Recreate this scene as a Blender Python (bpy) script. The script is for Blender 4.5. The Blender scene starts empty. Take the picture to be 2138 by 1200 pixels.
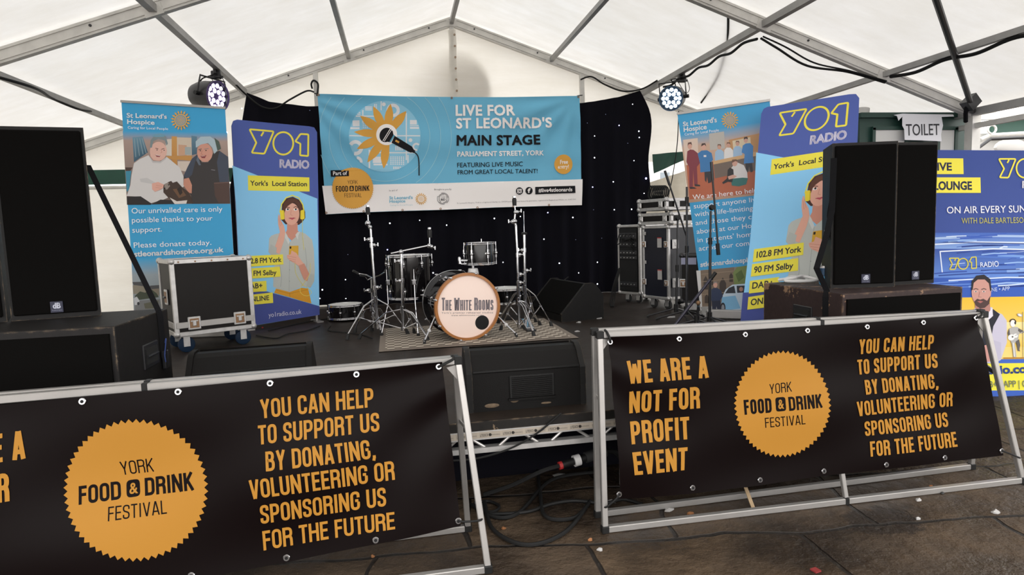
import bpy, bmesh, math, random
from mathutils import Vector, Matrix, noise
from mathutils.geometry import tessellate_polygon
SC = bpy.context.scene
COL = SC.collection
random.seed(7)
PI = math.pi
# ------------------------------------------------------------------ camera, sky, exposure
EYE = Vector((0, 0, 1.45)); FPX = 1295.44
YAW, PITCH, ROLL = .1773, -.0955, -.0347
_f = Vector((math.sin(YAW)*math.cos(PITCH), math.cos(YAW)*math.cos(PITCH), math.sin(PITCH)))
_r0 = _f.cross(Vector((0, 0, 1))).normalized(); _u0 = _r0.cross(_f)
_r = _r0*math.cos(ROLL)+_u0*math.sin(ROLL); _u = -_r0*math.sin(ROLL)+_u0*math.cos(ROLL)
cd = bpy.data.cameras.new('camera'); cam = bpy.data.objects.new('camera', cd); COL.objects.link(cam)
cd.sensor_width = 36; cd.lens = 36*FPX/2138; cd.clip_start = .05
cam.matrix_world = Matrix(((_r.x, _u.x, -_f.x, EYE.x), (_r.y, _u.y, -_f.y, EYE.y), (_r.z, _u.z, -_f.z, EYE.z), (0, 0, 0, 1)))
SC.camera = cam
SC.view_settings.view_transform = 'Standard'; SC.view_settings.look = 'None'
SC.view_settings.gamma = 1; SC.view_settings.use_curve_mapping = False
SC.view_settings.exposure = 0.0
SKY = 3.75
wd = bpy.data.worlds.new('overcast'); SC.world = wd; wd.use_nodes = True
nt = wd.node_tree; nt.nodes.clear()
bg = nt.nodes.new('ShaderNodeBackground'); wo = nt.nodes.new('ShaderNodeOutputWorld')
tcw = nt.nodes.new('ShaderNodeTexCoord'); sepw = nt.nodes.new('ShaderNodeSeparateXYZ'); rw = nt.nodes.new('ShaderNodeValToRGB')
nt.links.new(tcw.outputs['Generated'], sepw.inputs[0]); nt.links.new(sepw.outputs['Z'], rw.inputs[0])
rw.color_ramp.elements[0].position = 0.0; rw.color_ramp.elements[0].color = (1.0, .97, .94, 1)
rw.color_ramp.elements[1].position = 0.55; rw.color_ramp.elements[1].color = (1, .985, .96, 1)
e_ = rw.color_ramp.elements.new(.30); e_.color = (1.12, 1.09, 1.07, 1)
# low sky raised behind the camera to light the banners, dimmer beyond the gable
rb_ = nt.nodes.new('ShaderNodeMapRange'); nt.links.new(sepw.outputs['Y'], rb_.inputs[0]); rb_.inputs[1].default_value = -.15; rb_.inputs[2].default_value = .35
mxw = nt.nodes.new('ShaderNodeMix'); mxw.data_type = 'RGBA'; nt.links.new(rb_.outputs[0], mxw.inputs[0]); nt.links.new(rw.outputs[0], mxw.inputs[6])
rw2 = nt.nodes.new('ShaderNodeValToRGB'); nt.links.new(sepw.outputs['Z'], rw2.inputs[0])
rw2.color_ramp.elements[0].color = (.72, .71, .70, 1); rw2.color_ramp.elements[1].color = (1, .985, .96, 1); rw2.color_ramp.elements[1].position = .4
nt.links.new(rw2.outputs[0], mxw.inputs[7]); nt.links.new(mxw.outputs[2], bg.inputs[0]); bg.inputs[1].default_value = SKY
nt.links.new(bg.outputs[0], wo.inputs[0])

def ray(px, py): return _r*((px-1069)/FPX) - _u*((py-600)/FPX) + _f
def at(px, py, Y=None, z=None, X=None):
    d = ray(px, py)
    k = Y/d.y if Y is not None else ((z-EYE.z)/d.z if z is not None else X/d.x)
    return EYE + d*k
def onplane(px, py, P0, N):
    d = ray(px, py); return EYE + d*((P0-EYE).dot(N)/d.dot(N))

# ------------------------------------------------------------------ materials
def lin(h):
    h = h.lstrip('#'); o = []
    for i in (0, 2, 4):
        v = int(h[i:i+2], 16)/255; o.append(v/12.92 if v <= .04045 else ((v+.055)/1.055)**2.4)
    return tuple(o)
class NT:
    def __init__(s, name):
        s.m = bpy.data.materials.new(name); s.m.use_nodes = True; s.t = s.m.node_tree; s.n = s.t.nodes; s.n.clear()
        s.out = s.n.new('ShaderNodeOutputMaterial')
    def node(s, typ, **kw):
        x = s.n.new('ShaderNode'+typ)
        for k, v in kw.items(): setattr(x, k, v)
        return x
    def link(s, a, b): s.t.links.new(a, b)
    def val(s, sock, v):
        if hasattr(v, 'is_linked') or isinstance(v, bpy.types.NodeSocket): s.link(v, sock)
        else: sock.default_value = v
    def coord(s, kind='Object', scale=(1, 1, 1), rot=(0, 0, 0)):
        c = s.node('TexCoord'); mp = s.node('Mapping'); mp.inputs['Scale'].default_value = scale; mp.inputs['Rotation'].default_value = rot
        s.link(c.outputs[kind], mp.inputs[0]); return mp.outputs[0]
    def noise(s, vec, scale, detail=4, rough=.55):
        n = s.node('TexNoise'); s.link(vec, n.inputs['Vector']); n.inputs['Scale'].default_value = scale; n.inputs['Detail'].default_value = detail; n.inputs['Roughness'].default_value = rough
        return n.outputs['Fac']
    def ramp(s, fac, stops):
        r = s.node('ValToRGB'); s.link(fac, r.inputs[0]); el = r.color_ramp.elements
        while len(el) < len(stops): el.new(.5)
        for e, (p, c) in zip(el, stops): e.position = p; e.color = (*c, 1) if len(c) == 3 else c
        return r.outputs[0]
    def mix(s, fac, a, b):
        m = s.node('Mix', data_type='RGBA'); s.val(m.inputs[0], fac)
        for i, v in ((6, a), (7, b)):
            if isinstance(v, tuple): m.inputs[i].default_value = (*v, 1)
            else: s.link(v, m.inputs[i])
        return m.outputs[2]
    def math(s, op, a, b=0.0):
        m = s.node('Math', operation=op); s.val(m.inputs[0], a); s.val(m.inputs[1], b); return m.outputs[0]
    def bump(s, h, strength=.3, dist=.01):
        b = s.node('Bump'); s.link(h, b.inputs['Height']); b.inputs['Strength'].default_value = strength; b.inputs['Distance'].default_value = dist; return b.outputs[0]
    def pbr(s, color, rough=.5, metal=0, normal=None, spec=.5, coat=0):
        p = s.node('BsdfPrincipled')
        if isinstance(color, tuple): p.inputs['Base Color'].default_value = (*color, 1)
        else: s.link(color, p.inputs['Base Color'])
        s.val(p.inputs['Roughness'], rough); p.inputs['Metallic'].default_value = metal
        p.inputs['Specular IOR Level'].default_value = spec; p.inputs['Coat Weight'].default_value = coat
        if normal is not None: s.link(normal, p.inputs['Normal'])
        s.link(p.outputs[0], s.out.inputs[0]); return p
def simple(name, color, rough=.5, metal=0, spec=.5, coat=0, nscale=0, namt=.25, bump=0):
    t = NT(name)
    c = lin(color) if isinstance(color, str) else color
    if nscale:
        v = t.coord(); f = t.noise(v, nscale, 5)
        cc = t.mix(f, tuple(x*(1-namt) for x in c), tuple(min(1, x*(1+namt)) for x in c))
        t.pbr(cc, rough, metal, t.bump(f, bump, .004) if bump else None, spec, coat)
    else: t.pbr(c, rough, metal, None, spec, coat)
    return t.m
def worn(name, base, chip, edge=.012, amt=.5, rough=.6, face=.72, streak=0):
    """painted wood whose paint is knocked off along the edges"""
    t = NT(name); v = t.coord()
    bev = t.node('Bevel', samples=4); bev.inputs['Radius'].default_value = edge
    geo = t.node('NewGeometry'); dt = t.node('VectorMath', operation='DOT_PRODUCT')
    t.link(bev.outputs[0], dt.inputs[0]); t.link(geo.outputs['Normal'], dt.inputs[1])
    e = t.math('SUBTRACT', 1.0, dt.outputs['Value'])
    n1 = t.noise(v, 14, 6, .65); n2 = t.noise(v, 5, 7, .7)
    em = t.math('GREATER_THAN', t.math('MULTIPLY', e, t.math('POWER', n1, 4.0)), .052*(1-amt))
    fm = t.math('GREATER_THAN', n2, face)
    k = t.math('MAXIMUM', em, fm)
    n3 = t.noise(v, 30, 3)
    cc = t.mix(n3, tuple(x*.6 for x in base), tuple(x*1.5 for x in base))
    ch = t.mix(n1, tuple(x*.45 for x in chip), chip)
    t.pbr(t.mix(k, cc, ch), rough, 0, t.bump(n3, .25, .002), .25)
    return t.m
M = {}
M['chrome'] = simple('chrome', (.58, .58, .60), .12, 1)
M['alu'] = simple('brushed_aluminium', (.41, .395, .38), .38, .7, nscale=9, namt=.12)
M['alu_case'] = simple('case_aluminium', (.50, .49, .48), .42, .7, nscale=20, namt=.3, bump=.1)
M['tent_alu'] = simple('weathered_aluminium', (.60, .585, .55), .6, .15, nscale=6, namt=.3, bump=.1)
M['purlin'] = simple('grey_aluminium', (.34, .335, .325), .5, .3, nscale=6, namt=.25)
M['black_plastic'] = simple('black_plastic', (.009, .009, .009), .45, spec=.3)
M['rubber'] = simple('black_rubber', (.016, .016, .016), .75)
M['black_metal'] = simple('black_metal', (.014, .014, .016), .35, .0)
M['grille'] = simple('black_speaker_cloth', (.0028, .0025, .0023), .9, nscale=400, namt=.5, spec=.06)
M['wedge'] = simple('black_textured_paint', (.0055, .005, .0048), .55, nscale=160, namt=.4, bump=.2, spec=.15)
M['cabinet'] = worn('black_painted_wood', (.006, .0056, .0055), (.30, .21, .13), .012, .1, .62, .80)
M['sub'] = worn('scuffed_black_wood', (.008, .007, .007), (.40, .29, .18), .03, .5, .6, .69)
M['sub_brown'] = worn('scuffed_brown_wood', (.030, .019, .018), (.32, .20, .12), .035, .55, .6, .60)
M['wedge_old'] = worn('scratched_black_wood', (.007, .0066, .0064), (.26, .19, .12), .010, .2, .55, .76)
M['case_panel'] = simple('black_laminate', (.008, .0062, .0056), .5, nscale=3, namt=.25, spec=.2)
M['case_panel_blue'] = simple('dark_blue_laminate', (.008, .009, .016), .4)
M['cable'] = simple('black_cable', (.008, .008, .008), .65, spec=.25)
M['strap'] = simple('black_webbing', (.006, .006, .007), .8, spec=.1, nscale=200, namt=.4)
M['drum_black'] = simple('black_lacquer', (.005, .0045, .005), .07, 0, .38, .15)
M['head_pink'] = simple('cream_drumhead', (.80, .62, .54), .55)
M['head_white'] = simple('coated_drumhead', (.72, .72, .70), .5)
M['hoop_wood'] = simple('honey_wood', (.36, .14, .035), .35, nscale=12, namt=.3, coat=.3)
M['hole'] = simple('dark_port', (.004, .004, .004), .9)
M['white_plastic'] = simple('white_plastic', (.62, .61, .60), .4)
M['paper'] = simple('white_paper', (.36, .35, .34), .8)
M['silver_badge'] = simple('silver_badge', (.5, .5, .5), .3, .8)
M['red'] = simple('red_plastic', (.35, .02, .02), .5)
M['blue_wheel'] = simple('blue_rubber', (.008, .022, .05), .6, spec=.2)
M['wood_stick'] = simple('pale_wood', (.42, .30, .18), .7, nscale=20)
M['leaf'] = simple('dry_leaf', (.22, .09, .03), .8)
M['green'] = simple('dark_green_pvc', lin('#0d4436'), .55, nscale=4, namt=.3)
M['green_paint'] = simple('dark_green_paint', lin('#14382f'), .5, nscale=5, namt=.25)
M['grey_pane'] = simple('frosted_pane', lin('#c9c8c4'), .5)
M['tan_sticker'] = simple('tan_sticker', lin('#a49a8c'), .5)
M['rust'] = simple('rusty_steel', (.26, .15, .08), .55, .5, nscale=40, namt=.5)
def emit(name, color, strength):
    t = NT(name); e = t.node('Emission'); e.inputs[0].default_value = (*color, 1); e.inputs[1].default_value = strength; t.link(e.outputs[0], t.out.inputs[0]); return t.m
M['led_star'] = emit('star_led', (.85, .9, 1), 6)
M['led_star_dim'] = emit('star_led_dim', (.5, .55, .8), .35)
M['led_star_blue'] = emit('star_led_blue', (.45, .45, 1), 9)
M['led_violet'] = emit('lamp_led_violet', (.86, .80, 1), 4)
M['led_blue'] = emit('lamp_led_blue', (.82, .93, 1), 4)
M['par_violet'] = simple('par_rim_violet', (.05, .02, .12), .4)
M['par_blue'] = simple('par_rim_blue', (.03, .08, .16), .35)
def fabric(name, color, trans, rough_n=0.0, stain=.06):
    t = NT(name); v = t.coord('Object', (1, 1, 1)); v2 = t.coord('Object', (.5, 3, 3))
    n1 = t.noise(v, 1.3, 6, .6); n2 = t.noise(v2, 2.2, 5, .6)
    f = t.math('MULTIPLY', n1, n2)
    c = t.mix(t.ramp(f, [(.10, (1, 1, 1)), (.42, (0, 0, 0))]), color, tuple(x*(1-stain)*k for x, k in zip(color, (1, .985, .95))))
    d = t.node('BsdfDiffuse'); tr = t.node('BsdfTranslucent'); mx = t.node('MixShader'); mx.inputs[0].default_value = trans
    t.link(c, d.inputs[0]); t.link(c, tr.inputs[0])
    b = t.bump(n2, .25, .03); t.link(b, d.inputs['Normal'])
    t.link(d.outputs[0], mx.inputs[1]); t.link(tr.outputs[0], mx.inputs[2]); t.link(mx.outputs[0], t.out.inputs[0])
    return t.m
M['roof'] = fabric('white_tent_pvc', (.79, .782, .772), .268, stain=.10)
M['gable'] = fabric('cream_tent_pvc', (.86, .835, .785), .42, stain=.10)
M['sidewall'] = fabric('cream_side_sheet', (.80, .775, .72), .34, stain=.12)
M['canvas'] = fabric('beige_canvas', (.62, .57, .48), .25, stain=.2)
M['rolled'] = fabric('white_plastic_sheet', (.72, .71, .70), .3)
def mat_ground():
    t = NT('stone_slabs'); v = t.coord('Object', (1, 1, 1), (0, 0, .12))
    nz = t.node('TexNoise'); t.link(v, nz.inputs['Vector']); nz.inputs['Scale'].default_value = 1.6; nz.inputs['Detail'].default_value = 3
    mv = t.node('Mix', data_type='VECTOR'); mv.inputs[0].default_value = .16; t.link(v, mv.inputs[4]); t.link(nz.outputs['Color'], mv.inputs[5])
    br = t.node('TexBrick'); t.link(mv.outputs[1], br.inputs['Vector'])
    br.inputs['Color1'].default_value = (.0, .0, .0, 1); br.inputs['Color2'].default_value = (1, 1, 1, 1); br.inputs['Mortar'].default_value = (.5, .5, .5, 1)
    br.inputs['Scale'].default_value = 1.0; br.inputs['Mortar Size'].default_value = .011; br.inputs['Mortar Smooth'].default_value = .6
    br.inputs['Brick Width'].default_value = .82; br.inputs['Row Height'].default_value = .47; br.offset = .43; br.squash = 1.35; br.squash_frequency = 3
    n1 = t.noise(v, 2.2, 8, .62); n2 = t.noise(v, 26, 5, .6); n3 = t.noise(v, .9, 4, .5)
    n1 = t.ramp(n1, [(.34, (0, 0, 0)), (.66, (1, 1, 1))])
    base = t.mix(n1, (.011, .0066, .0035), (.092, .060, .034))
    base = t.mix(t.math('MULTIPLY', br.outputs['Color'], .5), base, (.045, .032, .023))
    base = t.mix(t.math('MULTIPLY', t.ramp(n3, [(.50, (0, 0, 0)), (.60, (1, 1, 1))]), .75), base, (.010, .0065, .0045))
    base = t.mix(t.math('MULTIPLY', t.ramp(n2, [(.60, (0, 0, 0)), (.75, (1, 1, 1))]), .35), base, (.085, .062, .045))
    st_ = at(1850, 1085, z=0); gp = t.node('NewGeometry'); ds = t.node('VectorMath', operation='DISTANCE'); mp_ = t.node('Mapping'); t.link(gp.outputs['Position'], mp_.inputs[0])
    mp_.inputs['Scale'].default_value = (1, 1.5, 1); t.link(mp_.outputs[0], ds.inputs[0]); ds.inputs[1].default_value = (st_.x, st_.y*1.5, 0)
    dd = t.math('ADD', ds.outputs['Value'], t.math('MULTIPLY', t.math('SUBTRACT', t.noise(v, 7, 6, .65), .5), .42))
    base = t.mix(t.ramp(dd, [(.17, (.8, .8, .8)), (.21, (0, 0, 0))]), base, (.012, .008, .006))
    base = t.mix(br.outputs['Fac'], base, (.012, .009, .007))
    h = t.math('SUBTRACT', t.math('MULTIPLY', n1, .9), t.math('MULTIPLY', br.outputs['Fac'], 1.0))
    h = t.math('ADD', h, t.math('MULTIPLY', n2, .4))
    t.pbr(base, t.ramp(n1, [(.3, (.45,)*3), (.7, (.75,)*3)]), 0, t.bump(h, 1.0, .03), .3); return t.m
M['ground'] = mat_ground()
def mat_deck():
    t = NT('black_stage_ply'); v = t.coord('Object')
    n1 = t.noise(v, 1.5, 7, .65); n2 = t.noise(v, 60, 3); vs = t.coord('Object', (1, .12, 1), (0, 0, .5)); n3 = t.noise(vs, 30, 4, .7)
    base = t.mix(n1, (.010, .0072, .0056), (.036, .026, .0205))
    base = t.mix(t.math('MULTIPLY', t.ramp(n3, [(.68, (0, 0, 0)), (.76, (1, 1, 1))]), .35), base, (.14, .12, .10))
    b2 = t.node('TexBrick'); t.link(v, b2.inputs['Vector']); b2.inputs['Scale'].default_value = 1; b2.inputs['Brick Width'].default_value = 2.44; b2.inputs['Row Height'].default_value = 1.22; b2.inputs['Mortar Size'].default_value = .004; b2.offset = 0
    base = t.mix(b2.outputs['Fac'], base, (.004, .004, .004))
    t.pbr(base, t.ramp(n1, [(.3, (.40,)*3), (.7, (.62,)*3)]), 0, t.bump(n2, .12, .002), .25); return t.m
M['deck'] = mat_deck()
M['deck_edge'] = worn('worn_black_edge', (.010, .0085, .0075), (.24, .17, .11), .02, .5, .6, .62)
def mat_rug():
    t = NT('woven_check_rug'); v = t.coord('Object')
    ck = t.node('TexChecker'); ck.inputs['Scale'].default_value = 17; v1 = t.coord('Object', (1, 1, 0)); t.link(v1, ck.inputs['Vector'])
    n = t.noise(v, 220, 2); n2 = t.noise(v, 3, 5)
    c = t.mix(ck.outputs['Fac'], (.50, .44, .36), (.085, .062, .046)); c = t.mix(t.math('MULTIPLY', n, .35), c, (.50, .44, .37)); c = t.mix(t.math('MULTIPLY', n2, .3), c, (.10, .08, .065))
    t.pbr(c, .95, 0, t.bump(n, .4, .003)); return t.m
M['rug'] = mat_rug()
M['rug_border'] = simple('rug_border', (.20, .165, .135), .95, nscale=150, namt=.4, bump=.3)
def mat_curtain():
    t = NT('black_star_cloth'); v = t.coord('Object'); n = t.noise(v, 300, 2)
    p = t.pbr(t.mix(n, (.0025, .0025, .004), (.006, .0055, .009)), .95, spec=.1)
    p.inputs['Sheen Weight'].default_value = .05; p.inputs['Sheen Roughness'].default_value = .5; p.inputs['Sheen Tint'].default_value = (.3, .3, .6, 1); return t.m
M['curtain'] = mat_curtain()
def mat_print(name, rough, spec, coat=0):
    t = NT(name); a = t.node('Attribute', attribute_name='Col'); v = t.coord(); n = t.noise(v, 30, 3)
    p = t.pbr(a.outputs['Color'], rough, 0, t.bump(n, .04, .004), spec, coat); return t.m
M['print_vinyl'] = mat_print('printed_vinyl', .40, .07)
M['print_fabric'] = mat_print('printed_fabric', .65, .3)
M['print_board'] = mat_print('printed_roll_up', .4, .4)

# ------------------------------------------------------------------ object helpers
INV = {}
def thing(name, label, cat, loc=(0, 0, 0), rz=0, group=None):
    o = bpy.data.objects.new(name, None); COL.objects.link(o); o.empty_display_size = .1
    o.location = loc; o.rotation_euler = (0, 0, rz); o['label'] = label; o['category'] = cat
    if group: o['group'] = group
    INV[o.name] = (Matrix.Translation(Vector(loc)) @ Matrix.Rotation(rz, 4, 'Z')).inverted(); return o
def tag(o, label, cat, group=None, kind=None):
    o['label'] = label; o['category'] = cat
    if group: o['group'] = group
    if kind: o['kind'] = kind
    return o
def link_mesh(name, me, parent=None, world=True, smooth=False):
    if parent is not None:
        if world: me.transform(INV[parent.name])
    o = bpy.data.objects.new(name, me); COL.objects.link(o)
    if parent is not None: o.parent = parent; INV[o.name] = INV[parent.name]
    else: INV[o.name] = Matrix.Identity(4)
    if smooth:
        me.shade_smooth()
        try: me.set_sharp_from_angle(angle=math.radians(38))
        except Exception: pass
    return o
def frame_of(d, up=Vector((0, 0, 1))):
    d = Vector(d).normalized()
    if abs(d.dot(up)) > .98: up = Vector((0, 1, 0))
    s = d.cross(up).normalized(); return s, s.cross(d)
class MB:
    def __init__(s): s.bm = bmesh.new()
    def box(s, c, size, rot=None, bevel=0, seg=1):
        m = Matrix.Translation(Vector(c)) @ (rot.to_4x4() if rot is not None else Matrix.Identity(4)) @ Matrix.Diagonal((*size, 1))
        r = bmesh.ops.create_cube(s.bm, size=1, matrix=m)
        if bevel:
            es = list({e for v in r['verts'] for e in v.link_edges})
            bmesh.ops.bevel(s.bm, geom=es, offset=bevel, segments=seg, affect='EDGES', profile=.5)
        return s
    def bar(s, a, b, w, h, up=Vector((0, 0, 1)), bevel=0):
        a, b = Vector(a), Vector(b); d = (b-a); x = d.normalized(); y, z = frame_of(x, up)
        rot = Matrix((x, y, z)).transposed(); return s.box((a+b)/2, (d.length, w, h), rot, bevel)
    def cyl(s, a, b, r0, r1=None, seg=14, caps=True):
        r1 = r0 if r1 is None else r1; a, b = Vector(a), Vector(b); x, y = frame_of(b-a); A = []; B = []
        for i in range(seg):
            t = 2*PI*i/seg; o = x*math.cos(t)+y*math.sin(t); A.append(s.bm.verts.new(a+o*r0)); B.append(s.bm.verts.new(b+o*r1))
        for i in range(seg): j = (i+1) % seg; s.bm.faces.new((A[i], B[i], B[j], A[j]))
        if caps: s.bm.faces.new(A); s.bm.faces.new(B[::-1])
        return s
    def tube(s, pts, r, seg=8, closed=False):
        pts = [Vector(p) for p in pts]; n = len(pts); rings = []; ref = None
        for i, p in enumerate(pts):
            a = pts[i-1] if (i > 0 or closed) else p; b = pts[(i+1) % n] if (i < n-1 or closed) else p
            d = (b-a).normalized()
            if ref is None: x, y = frame_of(d)
            else:
                x = ref-d*ref.dot(d)
                x = x.normalized() if x.length > 1e-5 else frame_of(d)[0]
                y = x.cross(d).normalized()
            ref = x; rr = r[i] if isinstance(r, (list, tuple)) else r
            rings.append([s.bm.verts.new(p+(x*math.cos(2*PI*k/seg)+y*math.sin(2*PI*k/seg))*rr) for k in range(seg)])
        for i in range(n if closed else n-1):
            A, B = rings[i], rings[(i+1) % n]
            for k in range(seg): j = (k+1) % seg; s.bm.faces.new((A[k], A[j], B[j], B[k]))
        if not closed: s.bm.faces.new(rings[0][::-1]); s.bm.faces.new(rings[-1])
        return s
    def lathe(s, prof, o, axis=(0, 0, 1), seg=32, closed=False):
        o = Vector(o); ax = Vector(axis).normalized(); x, y = frame_of(ax); R = []
        for (r, h) in prof:
            if r < 1e-6: R.append([s.bm.verts.new(o+ax*h)])
            else: R.append([s.bm.verts.new(o+ax*h+(x*math.cos(2*PI*k/seg)+y*math.sin(2*PI*k/seg))*r) for k in range(seg)])
        prs = list(zip(R, R[1:])) + ([(R[-1], R[0])] if closed else [])
        for A, B in prs:
            if len(A) == 1 and len(B) == 1: continue
            for k in range(seg):
                j = (k+1) % seg
                if len(A) == 1: s.bm.faces.new((A[0], B[k], B[j]))
                elif len(B) == 1: s.bm.faces.new((A[k], B[0], A[j]))
                else: s.bm.faces.new((A[k], B[k], B[j], A[j]))
        return s
    def prism(s, poly, a, b, M4=None):
        """polygon in local (y,z), swept along local x from a to b"""
        M4 = M4 or Matrix.Identity(4); A = [s.bm.verts.new(M4 @ Vector((a, y, z))) for y, z in poly]; B = [s.bm.verts.new(M4 @ Vector((b, y, z))) for y, z in poly]
        n = len(poly); s.bm.faces.new(A[::-1]); s.bm.faces.new(B)
        for i in range(n): j = (i+1) % n; s.bm.faces.new((A[i], A[j], B[j], B[i]))
        return s
    def ball(s, c, r, seg=12, sc=(1, 1, 1)):
        m = Matrix.Translation(Vector(c)) @ Matrix.Diagonal((*sc, 1)); bmesh.ops.create_uvsphere(s.bm, u_segments=seg, v_segments=max(6, seg//2+1), radius=r, matrix=m); return s
    def poly(s, pts): s.bm.faces.new([s.bm.verts.new(Vector(p)) for p in pts]); return s
    def bevel_all(s, off, seg=2, ang=30):
        es = [e for e in s.bm.edges if len(e.link_faces) == 2 and e.calc_face_angle(0) > math.radians(ang)]
        bmesh.ops.bevel(s.bm, geom=es, offset=off, segments=seg, affect='EDGES', profile=.5); return s
    def build(s, name, mat, parent=None, world=True, smooth=False):
        bmesh.ops.recalc_face_normals(s.bm, faces=s.bm.faces)
        me = bpy.data.meshes.new(name); s.bm.to_mesh(me); s.bm.free(); me.materials.append(mat if not isinstance(mat, str) else M[mat])
        return link_mesh(name, me, parent, world, smooth)
def structure(o): o['kind'] = 'structure'; return o
def spline(pts, n=8):
    """smooth curve through the points"""
    P = [Vector(p) for p in pts]; out = []
    for i in range(len(P)-1):
        p0 = P[max(i-1, 0)]; p1 = P[i]; p2 = P[i+1]; p3 = P[min(i+2, len(P)-1)]
        for k in range(n):
            t = k/n; out.append(.5*((2*p1)+(p2-p0)*t+(2*p0-5*p1+4*p2-p3)*t*t+(3*p1-p0-3*p2+p3)*t**3))
    out.append(P[-1]); return out
def copy_tree(o, parent=None):
    c = o.copy(); COL.objects.link(c)
    if parent is not None: c.parent = parent
    for ch in list(o.children): copy_tree(ch, c)
    return c

# ------------------------------------------------------------------ printed panels: flat print laid on real sheets
_ink = [0]
class Panel:
    def __init__(s, P0, N, wr=None, base=.0012, eps=.00012):
        s.P0 = Vector(P0); s.N = Vector(N).normalized()
        if s.N.dot(EYE-s.P0) < 0: s.N.negate()
        s.A = Vector((0, 0, 1)).cross(s.N).normalized(); s.B = s.N.cross(s.A); s.wr = wr; s.base = base; s.eps = eps; s.zmin = None
    def pt(s, px, py, off=0):
        p = onplane(px, py, s.P0, s.N); q = p-s.P0
        w = s.wr(q.dot(s.A), q.dot(s.B)) if s.wr else 0
        p = p+s.N*(w+off)
        if s.zmin is not None and p.z < s.zmin: p = p+s.B*((s.zmin-p.z)/s.B.z)
        return p
def three(p0, p1, p2):
    a, b, c = Vector(p0), Vector(p1), Vector(p2); return a, (b-a).cross(c-a).normalized()
_gly = {}
def _glyph_mesh(body, res):
    cu = bpy.data.curves.new('t', 'FONT'); cu.body = body; cu.resolution_u = res
    o = bpy.data.objects.new('t', cu); COL.objects.link(o)
    me = bpy.data.meshes.new_from_object(o.evaluated_get(bpy.context.evaluated_depsgraph_get()))
    bpy.data.objects.remove(o); bpy.data.curves.remove(cu)
    me.calc_loop_triangles(); vs = [(v.co.x, v.co.y) for v in me.vertices]; tr = [tuple(t.vertices) for t in me.loop_triangles]
    cnt = {}
    for t in tr:
        for i in range(3):
            k = tuple(sorted((t[i], t[(i+1) % 3]))); cnt[k] = cnt.get(k, 0)+1
    ed = [k for k, n in cnt.items() if n == 1]; bpy.data.meshes.remove(me); return vs, tr, ed
def glyph(ch, res=3):
    k = (ch, res)
    if k in _gly: return _gly[k]
    def width(t):
        vs = _glyph_mesh(t, 1)[0]; return max(v[0] for v in vs)
    adv = width('H'+ch+'H')-width('HH')
    g = ([], [], []) if ch == ' ' else _glyph_mesh(ch, res)
    _gly[k] = (*g, adv); return _gly[k]
_CAP = [None]
def caph():
    if _CAP[0] is None: _CAP[0] = max(v[1] for v in glyph('H')[0])
    return _CAP[0]
def rounded(pts, closed=False, n=4):
    """corner list (x, y[, radius]) to polyline"""
    out = []; m = len(pts)
    for i, p in enumerate(pts):
        r = p[2] if len(p) > 2 else 0; q = Vector(p[:2])
        if r and (closed or 0 < i < m-1):
            a = Vector(pts[i-1][:2]); b = Vector(pts[(i+1) % m][:2]); da = a-q; db = b-q
            ra = min(r, da.length*.5); rb = min(r, db.length*.5); A = q+da.normalized()*ra; B = q+db.normalized()*rb
            for k in range(n+1): t = k/n; out.append(A*(1-t)**2+q*2*t*(1-t)+B*t*t)
        else: out.append(q)
    return out
def stroke_quads(pts, w, closed=False):
    P = [Vector(p) for p in pts]; P = [p for i, p in enumerate(P) if i == 0 or (p-P[i-1]).length > 1e-6]; n = len(P); L = []; Rr = []
    for i in range(n):
        d0 = (P[i]-P[i-1]).normalized() if (i > 0 or closed) else None; d1 = (P[(i+1) % n]-P[i]).normalized() if (i < n-1 or closed) else None
        d0 = d0 or d1; d1 = d1 or d0
        n0 = Vector((-d0.y, d0.x)); n1 = Vector((-d1.y, d1.x)); m = (n0+n1)
        m = m.normalized() if m.length > 1e-4 else n0
        k = min(2.2, 1/max(.3, m.dot(n0))); L.append(P[i]+m*(w/2*k)); Rr.append(P[i]-m*(w/2*k))
    return [(L[i], L[(i+1) % n], Rr[(i+1) % n], Rr[i]) for i in range(n if closed else n-1)]
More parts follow.
